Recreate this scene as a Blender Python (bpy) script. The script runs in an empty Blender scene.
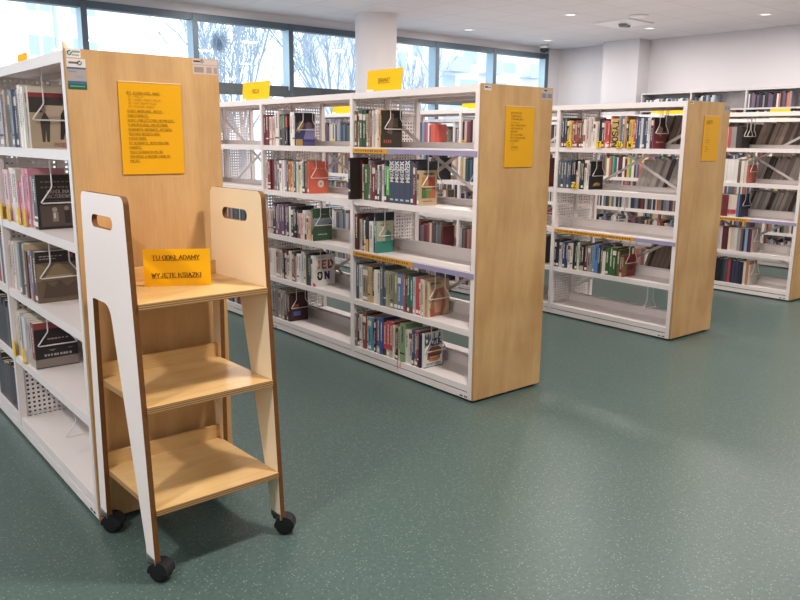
import bpy, bmesh, math, random
from mathutils import Vector, Matrix
random.seed(7)
C = bpy.context.scene.collection
SC = bpy.context.scene
PI = math.pi

# ---------------------------------------------------------------- measured layout (metres)
W = 1.15            # bay width
D = 0.556           # depth of a double sided bookcase
H = 1.722           # height
CASES = {1: (0.820, 2.781), 2: (2.898, 2.892), 3: (5.023, 2.987), 4: (7.207, 3.105), 5: (9.14, 3.2)}
SHELF = [.093, .412, .738, 1.065, 1.391]
CEIL = 3.05
YW = 9.357          # glazed wall
XR = 11.294         # right wall

# ---------------------------------------------------------------- helpers
def lin(hexs):
    c = [int(hexs[i:i+2], 16) / 255 for i in (0, 2, 4)]
    return tuple((v/12.92 if v <= .04045 else ((v+.055)/1.055)**2.4) for v in c) + (1.0,)

def tag(o, label=None, cat=None, group=None, kind=None):
    if label: o['label'] = label
    if cat: o['category'] = cat
    if group: o['group'] = group
    if kind: o['kind'] = kind
    return o

def empty(name, loc=(0, 0, 0), rz=0.0):
    o = bpy.data.objects.new(name, None); C.objects.link(o)
    o.location = loc; o.rotation_euler = (0, 0, rz); o.empty_display_size = .1
    return o

class MB:
    """mesh collector: vertices, faces, per-face colour and per-face material slot"""
    def __init__(s): s.v = []; s.f = []; s.c = []; s.m = []; s.sm = []
    def face(s, pts, col=(1, 1, 1, 1), mi=0, smooth=False):
        n = len(s.v); s.v += [tuple(p) for p in pts]; s.f.append(tuple(range(n, n+len(pts)))); s.c.append(col); s.m.append(mi); s.sm.append(smooth)
    def faces(s, verts, faces, col=(1, 1, 1, 1), mi=0, smooth=False):
        n = len(s.v); s.v += [tuple(p) for p in verts]
        for f in faces:
            s.f.append(tuple(n+i for i in f)); s.c.append(col); s.m.append(mi); s.sm.append(smooth)
    def box(s, x0, x1, y0, y1, z0, z1, col=(1, 1, 1, 1), mi=0, M=None):
        P = [Vector((x, y, z)) for x in (x0, x1) for y in (y0, y1) for z in (z0, z1)]
        if M is not None: P = [M @ p for p in P]
        s.faces(P, [(0, 1, 3, 2), (4, 6, 7, 5), (0, 4, 5, 1), (2, 3, 7, 6), (0, 2, 6, 4), (1, 5, 7, 3)], col, mi)
    def tube(s, pts, r, n=6, col=(1, 1, 1, 1), mi=0, closed=False, radii=None, cap=True):
        pts = [Vector(p) for p in pts]; N = len(pts); rings = []
        up = None
        for i, p in enumerate(pts):
            a = pts[i-1] if (i > 0 or closed) else pts[i]
            b = pts[(i+1) % N] if (i < N-1 or closed) else pts[i]
            t = (b-a)
            if t.length < 1e-9: t = Vector((0, 0, 1))
            t.normalize()
            if up is None:
                up = Vector((0, 0, 1)) if abs(t.z) < .9 else Vector((1, 0, 0))
            u = t.cross(up)
            if u.length < 1e-6: u = t.cross(Vector((0, 1, 0)))
            u.normalize(); w = u.cross(t).normalized(); up = w
            rr = radii[i] if radii else r
            rings.append([p + u*math.cos(2*PI*k/n)*rr + w*math.sin(2*PI*k/n)*rr for k in range(n)])
        V = [q for g in rings for q in g]; F = []
        for i in range(N if closed else N-1):
            j = (i+1) % N
            for k in range(n):
                F.append((i*n+k, i*n+(k+1) % n, j*n+(k+1) % n, j*n+k))
        s.faces(V, F, col, mi, True)
        if cap and not closed:
            s.faces(rings[0][::-1], [tuple(range(n))], col, mi); s.faces(rings[-1], [tuple(range(n))], col, mi)
    def lathe(s, prof, n=24, col=(1, 1, 1, 1), mi=0, M=None, smooth=True):
        V = []
        for r, z in prof:
            for k in range(n):
                p = Vector((r*math.cos(2*PI*k/n), r*math.sin(2*PI*k/n), z))
                V.append(M @ p if M is not None else p)
        F = []
        for i in range(len(prof)-1):
            for k in range(n):
                F.append((i*n+k, i*n+(k+1) % n, (i+1)*n+(k+1) % n, (i+1)*n+k))
        s.faces(V, F, col, mi, smooth)
    def mesh(s, name, mats):
        me = bpy.data.meshes.new(name); me.from_pydata(s.v, [], s.f)
        for m in (mats if isinstance(mats, (list, tuple)) else [mats]): me.materials.append(m)
        me.polygons.foreach_set('material_index', s.m); me.polygons.foreach_set('use_smooth', s.sm)
        at = me.color_attributes.new('Col', 'FLOAT_COLOR', 'CORNER')
        buf = []
        for f, c in zip(s.f, s.c): buf += list(c)*len(f)
        at.data.foreach_set('color', buf)
        me.update(); return me
    def build(s, name, mats, parent=None, bevel=0.0):
        me = s.mesh(name, mats)
        o = bpy.data.objects.new(name, me); C.objects.link(o)
        if parent is not None: o.parent = parent
        if bevel:
            b = o.modifiers.new('bevel', 'BEVEL'); b.width = bevel; b.segments = 2; b.limit_method = 'ANGLE'
        return o

def place(name, me, parent=None, loc=(0, 0, 0), rot=(0, 0, 0)):
    o = bpy.data.objects.new(name, me); C.objects.link(o)
    if parent is not None: o.parent = parent
    o.location = loc; o.rotation_euler = rot
    return o

def struct(name, mb, mats, parent=None):
    o = mb.build(name, mats, parent)
    if parent is None: o['kind'] = 'structure'
    return o

def prism(mb, outer, holes, x0, x1, mi_face=0, mi_edge=1, mi_back=0):
    """extrude a (y,z) outline with holes from x0 to x1"""
    bm = bmesh.new(); edges = []
    for loop in [outer] + holes:
        vs = [bm.verts.new((x0, a, b)) for a, b in loop]
        for i in range(len(vs)): edges.append(bm.edges.new((vs[i], vs[(i+1) % len(vs)])))
    bmesh.ops.triangle_fill(bm, edges=edges, use_beauty=True)
    bm.verts.index_update()
    V = [v.co.copy() for v in bm.verts]; F = [tuple(v.index for v in f.verts) for f in bm.faces]
    bm.free()
    mb.faces(V, F, mi=mi_face)
    mb.faces([(x1, v.y, v.z) for v in V], [f[::-1] for f in F], mi=mi_back)
    for loop in [outer] + holes:
        for i in range(len(loop)):
            a, b = loop[i], loop[(i+1) % len(loop)]
            mb.face([(x0, *a), (x1, *a), (x1, *b), (x0, *b)], mi=mi_edge)

def arc(cx, cy, r, a0, a1, n=6):
    return [(cx+r*math.cos(math.radians(a0+(a1-a0)*i/n)), cy+r*math.sin(math.radians(a0+(a1-a0)*i/n))) for i in range(n+1)]

# ---------------------------------------------------------------- materials
def mat(name, col=(.8, .8, .8), rough=.5, spec=.5, metal=0.0, attr=False, emit=None, noise=None, bump=None):
    m = bpy.data.materials.new(name); m.use_nodes = True
    nt = m.node_tree; b = nt.nodes['Principled BSDF']; L = nt.links
    if isinstance(col, str): col = lin(col)
    b.inputs['Base Color'].default_value = tuple(col[:3]) + (1,)
    b.inputs['Roughness'].default_value = rough
    b.inputs['Specular IOR Level'].default_value = spec
    b.inputs['Metallic'].default_value = metal
    if attr:
        a = nt.nodes.new('ShaderNodeAttribute'); a.attribute_name = 'Col'
        hs = nt.nodes.new('ShaderNodeHueSaturation'); hs.inputs['Saturation'].default_value = .9 if name.startswith('printed') else 1.0
        L.new(a.outputs['Color'], hs.inputs['Color']); L.new(hs.outputs[0], b.inputs['Base Color'])
    if noise:
        scale, amt = noise
        tc = nt.nodes.new('ShaderNodeTexCoord'); n = nt.nodes.new('ShaderNodeTexNoise')
        n.inputs['Scale'].default_value = scale; n.inputs['Detail'].default_value = 4
        r = nt.nodes.new('ShaderNodeMapRange'); r.inputs[3].default_value = 1-amt; r.inputs[4].default_value = 1+amt
        mx = nt.nodes.new('ShaderNodeVectorMath'); mx.operation = 'SCALE'; mx.inputs[0].default_value = col[:3]
        L.new(tc.outputs['Object'], n.inputs['Vector']); L.new(n.outputs['Fac'], r.inputs[0]); L.new(r.outputs[0], mx.inputs['Scale'])
        L.new(mx.outputs[0], b.inputs['Base Color'])
    if emit:
        b.inputs['Emission Color'].default_value = tuple(emit[0]) + (1,); b.inputs['Emission Strength'].default_value = emit[1]
    return m

def wood(name, c0, c1, rough=.42, vertical=True, scale=1.0):
    m = bpy.data.materials.new(name); m.use_nodes = True
    nt = m.node_tree; b = nt.nodes['Principled BSDF']; L = nt.links
    tc = nt.nodes.new('ShaderNodeTexCoord'); mp = nt.nodes.new('ShaderNodeMapping')
    mp.inputs['Scale'].default_value = (5*scale, 5*scale, .8*scale) if vertical else (1.2*scale, 9*scale, 9*scale)
    n = nt.nodes.new('ShaderNodeTexNoise'); n.inputs['Scale'].default_value = 2.2; n.inputs['Detail'].default_value = 6; n.inputs['Distortion'].default_value = .8
    n2 = nt.nodes.new('ShaderNodeTexNoise'); n2.inputs['Scale'].default_value = 3.0; n2.inputs['Detail'].default_value = 3
    mp2 = nt.nodes.new('ShaderNodeMapping'); mp2.inputs['Scale'].default_value = (60, 60, 3) if vertical else (3, 60, 60)
    n3 = nt.nodes.new('ShaderNodeTexNoise'); n3.inputs['Scale'].default_value = 3; n3.inputs['Detail'].default_value = 2
    rp = nt.nodes.new('ShaderNodeValToRGB'); rp.color_ramp.elements[0].position = .40; rp.color_ramp.elements[1].position = .70
    rp.color_ramp.elements[0].color = lin(c0); rp.color_ramp.elements[1].color = lin(c1)
    ad = nt.nodes.new('ShaderNodeMath'); ad.operation = 'MULTIPLY_ADD'; ad.inputs[1].default_value = .42; 
    ad2 = nt.nodes.new('ShaderNodeMath'); ad2.operation = 'MULTIPLY_ADD'; ad2.inputs[1].default_value = .5
    sc = nt.nodes.new('ShaderNodeMath'); sc.operation = 'MULTIPLY'; sc.inputs[1].default_value = .2
    L.new(tc.outputs['Object'], mp.inputs[0]); L.new(mp.outputs[0], n.inputs['Vector'])
    L.new(tc.outputs['Object'], n2.inputs['Vector']); L.new(tc.outputs['Object'], mp2.inputs[0]); L.new(mp2.outputs[0], n3.inputs['Vector'])
    L.new(n3.outputs['Fac'], sc.inputs[0]); L.new(n2.outputs['Fac'], ad2.inputs[0]); L.new(sc.outputs[0], ad2.inputs[2])
    L.new(n.outputs['Fac'], ad.inputs[0]); L.new(ad2.outputs[0], ad.inputs[2])
    L.new(ad.outputs[0], rp.inputs[0])
    # a few dark knots
    vo = nt.nodes.new('ShaderNodeTexVoronoi'); vo.inputs['Scale'].default_value = 3.1
    kr = nt.nodes.new('ShaderNodeMapRange'); kr.inputs[1].default_value = .0; kr.inputs[2].default_value = .035; kr.inputs[3].default_value = .45; kr.inputs[4].default_value = 1
    L.new(tc.outputs['Object'], vo.inputs['Vector']); L.new(vo.outputs['Distance'], kr.inputs[0])
    vm = nt.nodes.new('ShaderNodeVectorMath'); vm.operation = 'SCALE'
    L.new(rp.outputs[0], vm.inputs[0]); L.new(kr.outputs[0], vm.inputs['Scale']); L.new(vm.outputs[0], b.inputs['Base Color'])
    b.inputs['Roughness'].default_value = rough; b.inputs['Specular IOR Level'].default_value = .35
    return m

def edge_mat():
    m = bpy.data.materials.new('layered_plywood_edge'); m.use_nodes = True
    nt = m.node_tree; b = nt.nodes['Principled BSDF']; L = nt.links
    tc = nt.nodes.new('ShaderNodeTexCoord'); w = nt.nodes.new('ShaderNodeTexWave'); w.bands_direction = 'Z'; w.inputs['Scale'].default_value = 45; w.inputs['Distortion'].default_value = .3
    rp = nt.nodes.new('ShaderNodeValToRGB'); rp.color_ramp.elements[0].color = lin('7c5230'); rp.color_ramp.elements[1].color = lin('c79f6a')
    L.new(tc.outputs['Object'], w.inputs['Vector']); L.new(w.outputs['Fac'], rp.inputs[0]); L.new(rp.outputs[0], b.inputs['Base Color']); b.inputs['Roughness'].default_value = .6
    return m
M = {}
M['steel'] = mat('white_powder_coated_steel', (.82, .755, .74), .38, .45)
M['wire'] = mat('white_wire', (.80, .76, .73), .3, .5)
M['ply'] = wood('birch_plywood', 'b88b5a', 'd4ab77')
M['ply_flat'] = wood('birch_plywood_shelf', 'cba168', 'e3c089', .3, False)
M['ply_edge'] = mat('plywood_edge', '744a27', .6, .2, noise=(60, .25))
M['laminate'] = mat('cream_laminate', 'f4e9e5', .35, .4)
M['shelf_edge'] = edge_mat()
M['inner_laminate'] = mat('warm_cream_laminate', 'f2e2c4', .35, .4)
M['panel_edge'] = mat('pale_plywood_edge', 'b08a5e', .6, .2, noise=(60, .15))
M['black'] = mat('black_plastic', (.012, .011, .013), .5, .35)
M['chrome'] = mat('dull_metal', (.5, .5, .5), .3, .5, 1.0)
M['print'] = mat('printed_paper_and_cloth', attr=True, rough=.42, spec=.35)
M['matte'] = mat('matte_card', attr=True, rough=.75, spec=.15)
M['pages'] = mat('book_pages', 'd6cbb6', .85, .1, noise=(90, .12))
M['strip'] = mat('label_strip', attr=True, rough=.4, spec=.3)
M['wall'] = mat('white_wall_paint', (.60, .585, .61), .9, .15, noise=(.8, .02))
M['column'] = mat('column_paint', (.70, .665, .67), .85, .15)
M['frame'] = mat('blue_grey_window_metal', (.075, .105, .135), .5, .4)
M['frame_side'] = mat('daylit_side_window_metal', (.40, .57, .68), .5, .4)  # same window metal, outside light on the flanks painted in as pale blue
M['sill'] = mat('grey_transom', (.085, .095, .105), .6, .3)
M['facade'] = mat('white_facade', (.86, .88, .9), .9, .1)
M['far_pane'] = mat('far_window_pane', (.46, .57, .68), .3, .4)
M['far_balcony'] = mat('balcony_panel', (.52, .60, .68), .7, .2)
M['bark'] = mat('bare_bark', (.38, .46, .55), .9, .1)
M['ground'] = mat('pale_paving', (.55, .56, .58), .9, .1)
M['plaster_grey'] = mat('grey_shelf_steel', (.52, .50, .51), .5, .3)
M['lamp'] = mat('lamp_diffuser', (1, 1, 1), .4, .2, emit=((1, .95, .9), 1.3))
M['ring'] = mat('lamp_ring', (.75, .74, .74), .3, .5)

def glass_mat():
    m = bpy.data.materials.new('window_glass'); m.use_nodes = True
    nt = m.node_tree; nt.nodes.clear(); L = nt.links
    o = nt.nodes.new('ShaderNodeOutputMaterial'); t = nt.nodes.new('ShaderNodeBsdfTransparent'); g = nt.nodes.new('ShaderNodeBsdfGlossy')
    t.inputs[0].default_value = (.96, .985, 1, 1); g.inputs['Roughness'].default_value = .02
    lw = nt.nodes.new('ShaderNodeValue'); lw.outputs[0].default_value = .05      # faint reflection, the same from both faces
    mx = nt.nodes.new('ShaderNodeMixShader'); L.new(lw.outputs[0], mx.inputs[0]); L.new(t.outputs[0], mx.inputs[1]); L.new(g.outputs[0], mx.inputs[2]); L.new(mx.outputs[0], o.inputs[0])
    return m
M['glass'] = glass_mat()

def floor_mat():
    m = bpy.data.materials.new('green_speckled_linoleum'); m.use_nodes = True
    nt = m.node_tree; b = nt.nodes['Principled BSDF']; L = nt.links
    tc = nt.nodes.new('ShaderNodeTexCoord')
    n = nt.nodes.new('ShaderNodeTexNoise'); n.inputs['Scale'].default_value = 55; n.inputs['Detail'].default_value = 5; n.inputs['Roughness'].default_value = .7
    n2 = nt.nodes.new('ShaderNodeTexNoise'); n2.inputs['Scale'].default_value = .7; n2.inputs['Detail'].default_value = 2
    rp = nt.nodes.new('ShaderNodeValToRGB'); rp.color_ramp.elements[0].position = .3; rp.color_ramp.elements[1].position = .7
    rp.color_ramp.elements[0].color = (.055, .093, .085, 1); rp.color_ramp.elements[1].color = (.097, .145, .133, 1)
    v = nt.nodes.new('ShaderNodeTexVoronoi'); v.inputs['Scale'].default_value = 78; v.inputs['Randomness'].default_value = 1
    sp = nt.nodes.new('ShaderNodeMapRange'); sp.inputs[1].default_value = .14; sp.inputs[2].default_value = .27; sp.inputs[3].default_value = 1; sp.inputs[4].default_value = 0
    # only some cells carry a fleck
    gt = nt.nodes.new('ShaderNodeMath'); gt.operation = 'GREATER_THAN'; gt.inputs[1].default_value = .35
    sx = nt.nodes.new('ShaderNodeSeparateColor')
    ml = nt.nodes.new('ShaderNodeMath'); ml.operation = 'MULTIPLY'
    ml2 = nt.nodes.new('ShaderNodeMath'); ml2.operation = 'MULTIPLY'; ml2.inputs[1].default_value = .55
    mx = nt.nodes.new('ShaderNodeMix'); mx.data_type = 'RGBA'; mx.inputs['B'].default_value = (.34, .42, .37, 1)
    L.new(tc.outputs['Object'], n.inputs['Vector']); L.new(tc.outputs['Object'], v.inputs['Vector']); L.new(n.outputs['Fac'], rp.inputs[0])
    L.new(v.outputs['Distance'], sp.inputs[0]); L.new(v.outputs['Color'], sx.inputs[0]); L.new(sx.outputs[0], gt.inputs[0])
    L.new(sp.outputs[0], ml.inputs[0]); L.new(gt.outputs[0], ml.inputs[1]); L.new(ml.outputs[0], ml2.inputs[0])
    L.new(ml2.outputs[0], mx.inputs['Factor']); L.new(rp.outputs[0], mx.inputs['A']); L.new(mx.outputs['Result'], b.inputs['Base Color'])
    b.inputs['Roughness'].default_value = .34; b.inputs['Specular IOR Level'].default_value = .35
    return m
M['floor'] = floor_mat()

def ceiling_mat():
    m = bpy.data.materials.new('ceiling_tiles'); m.use_nodes = True
    nt = m.node_tree; b = nt.nodes['Principled BSDF']; L = nt.links
    tc = nt.nodes.new('ShaderNodeTexCoord'); br = nt.nodes.new('ShaderNodeTexBrick')
    br.offset = 0; br.inputs['Scale'].default_value = 1.0; br.inputs['Brick Width'].default_value = .6; br.inputs['Row Height'].default_value = .6
    br.inputs['Mortar Size'].default_value = .007; br.inputs['Mortar Smooth'].default_value = .3
    br.inputs['Color1'].default_value = (.70, .685, .70, 1); br.inputs['Color2'].default_value = (.675, .66, .675, 1); br.inputs['Mortar'].default_value = (.54, .525, .54, 1)
    L.new(tc.outputs['Object'], br.inputs['Vector']); L.new(br.outputs['Color'], b.inputs['Base Color'])
    b.inputs['Roughness'].default_value = .95; b.inputs['Specular IOR Level'].default_value = .1
    return m
M['ceiling'] = ceiling_mat()

# ---------------------------------------------------------------- lettering made of strokes
GL = {
'A': '0,0 .5,1 1,0|.18,.36 .82,.36', 'B': '0,0 0,1 .7,1 .9,.88 .9,.64 .7,.53 0,.53|.7,.53 1,.4 1,.14 .75,0 0,0', 'C': '1,.8 .8,1 .25,1 0,.75 0,.25 .25,0 .8,0 1,.2',
'D': '0,0 0,1 .6,1 1,.72 1,.28 .6,0 0,0', 'E': '1,1 0,1 0,0 1,0|0,.52 .75,.52', 'F': '1,1 0,1 0,0|0,.52 .75,.52', 'G': '1,.8 .8,1 .25,1 0,.75 0,.25 .25,0 .8,0 1,.2 1,.45 .6,.45',
'H': '0,0 0,1|1,0 1,1|0,.5 1,.5', 'I': '.5,0 .5,1', 'J': '.75,1 .75,.22 .55,0 .2,0 .05,.2', 'K': '0,0 0,1|1,1 0,.42|.35,.6 1,0', 'L': '0,1 0,0 1,0',
'M': '0,0 0,1 .5,.25 1,1 1,0', 'N': '0,0 0,1 1,0 1,1', 'O': '.25,0 0,.25 0,.75 .25,1 .75,1 1,.75 1,.25 .75,0 .25,0', 'P': '0,0 0,1 .7,1 1,.86 1,.6 .7,.46 0,.46',
'R': '0,0 0,1 .7,1 1,.86 1,.6 .7,.48 0,.48|.55,.48 1,0', 'S': '.95,.82 .75,1 .2,1 0,.8 .1,.6 .9,.42 1,.2 .8,0 .2,0 .02,.18', 'T': '0,1 1,1|.5,1 .5,0', 'U': '0,1 0,.22 .25,0 .75,0 1,.22 1,1',
'V': '0,1 .5,0 1,1', 'W': '0,1 .25,0 .5,.75 .75,0 1,1', 'Y': '0,1 .5,.5 1,1|.5,.5 .5,0', 'Z': '0,1 1,1 0,0 1,0', 'X': '0,0 1,1|0,1 1,0',
'0': '.25,0 0,.25 0,.75 .25,1 .75,1 1,.75 1,.25 .75,0 .25,0', '1': '.2,.8 .5,1 .5,0', '2': '0,.8 .25,1 .75,1 1,.75 0,0 1,0', '3': '0,1 1,1 .4,.58 1,.4 1,.15 .75,0 .2,0 0,.15', '4': '.75,0 .75,1 0,.3 1,.3',
'8': '.3,.53 .1,.7 .1,.85 .3,1 .7,1 .9,.85 .9,.7 .7,.53 .3,.53 0,.35 0,.15 .25,0 .75,0 1,.15 1,.35 .7,.53', '9': '.1,0 .7,.1 1,.5 1,.8 .75,1 .25,1 0,.8 0,.6 .25,.45 .9,.5',
'-': '.15,.45 .85,.45', '.': '.4,0 .6,.06', ',': '.5,.1 .35,-.15', '(': '.7,1.05 .4,.7 .4,.3 .7,-.05', ')': '.3,1.05 .6,.7 .6,.3 .3,-.05', '/': '.1,0 .9,1', ':': '.4,.1 .6,.1|.4,.6 .6,.6', ' ': ''}
DIA = {'Ł': ('L', '-.25,.35 .45,.68'), 'Ż': ('Z', '.42,1.16 .58,1.22'), 'Ą': ('A', '1,0 .85,-.14 1.05,-.2'), 'Ę': ('E', '.85,0 .7,-.14 .95,-.2'), 'Ó': ('O', '.45,1.1 .65,1.3'), 'Ś': ('S', '.45,1.1 .65,1.3'), 'Ć': ('C', '.45,1.1 .65,1.3'), 'Ń': ('N', '.45,1.1 .65,1.3')}
def lettering(mb, s, org, right, up, h, col, wt=.15, aspect=.62, gap=.28, serif=False, align='c', underline=False, mi=0, width=None):
    """write s with its baseline at org; right and up are unit vectors"""
    org, right, up = Vector(org), Vector(right).normalized(), Vector(up).normalized()
    adv = lambda ch: (.3 if ch in ' .,:I' else 1.25 if ch in 'MW' else 1.0)
    total = sum((adv(c)*aspect + gap*(.8 if True else 1))*h for c in s) - gap*.8*h
    k = 1.0
    if width: k = width/total
    x = {'c': -total*k/2, 'l': 0, 'r': -total*k}[align]
    x_start = x
    def seg(a, b, w):
        d = b-a
        if d.length < 1e-9: return
        d.normalize(); nrm = right.cross(up); n = nrm.cross(d)*w/2; e = d*w*.35
        mb.face([a-e-n, b+e-n, b+e+n, a-e+n], col, mi)
    for ch in s:
        cw = adv(ch)*aspect*h*k
        base, extra = DIA.get(ch, (ch, None))
        lines = [l for l in GL.get(base, '').split('|') if l] + ([extra] if extra else [])
        for line in lines:
            P = [tuple(map(float, t.split(','))) for t in line.split()]
            Q = [org + right*(x+px*cw) + up*(py*h) for px, py in P]
            for (a, b), (pa, pb) in zip(zip(Q, Q[1:]), zip(P, P[1:])):
                vert = abs((b-a).dot(up)) > abs((b-a).dot(right))*.8
                seg(a, b, h*wt*(1 if vert or not serif else .5))
            if serif and line != extra:
                for q, pq in ((Q[0], P[0]), (Q[-1], P[-1])):
                    if pq[1] in (0, 1): seg(q-right*h*.14, q+right*h*.14, h*.055)
        x += cw + gap*.8*h*k
    if underline:
        a = org + right*x_start - up*h*.25; seg(a, a+right*total*k, h*.1)

ORD = ['zeroth', 'first', 'second', 'third', 'fourth', 'fifth', 'sixth', 'seventh', 'eighth', 'ninth', 'tenth', 'eleventh', 'twelfth', 'thirteenth', 'fourteenth', 'fifteenth', 'sixteenth', 'seventeenth', 'eighteenth', 'nineteenth', 'twentieth']
def ordinal(n):
    if n <= 20: return ORD[n]
    t = {2: 'twenty', 3: 'thirty', 4: 'forty'}[n//10]; tt = {2: 'twentieth', 3: 'thirtieth', 4: 'fortieth'}[n//10]
    return tt if n % 10 == 0 else t + '-' + ORD[n % 10]
CNAMES = {'black': '1c1c20', 'dark grey': '45474c', 'grey': '8a8884', 'pale grey': 'bdb8b8', 'white': 'e6e0dc', 'cream': 'd9ceb8', 'tan': 'c9a877', 'brown': '7a5a3c', 'dark brown': '42352c', 'dark red': '6f2028', 'red': 'b8303a', 'orange': 'd4682c', 'yellow': 'e0b430', 'olive': '8d8a68', 'dark green': '2f5a45', 'green': '4fb84a', 'teal': '2f7068', 'pale green': 'c5cbae', 'blue': '36549a', 'pale blue': '7a9ab8', 'navy': '2a3048', 'slate blue': '4a5a70', 'purple': '635a78', 'mauve': '8f7884', 'pink': 'd0909a', 'pale pink': 'd9bab4', 'maroon': '55232e'}
def cname(hexs):
    c = [int(hexs[i:i+2], 16) for i in (0, 2, 4)]
    return min(CNAMES, key=lambda k: sum((a-int(CNAMES[k][i:i+2], 16))**2 for a, i in zip(c, (0, 2, 4))))
LAMP, SKY, EXPO = 18.0, 2.6, 0.05
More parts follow.
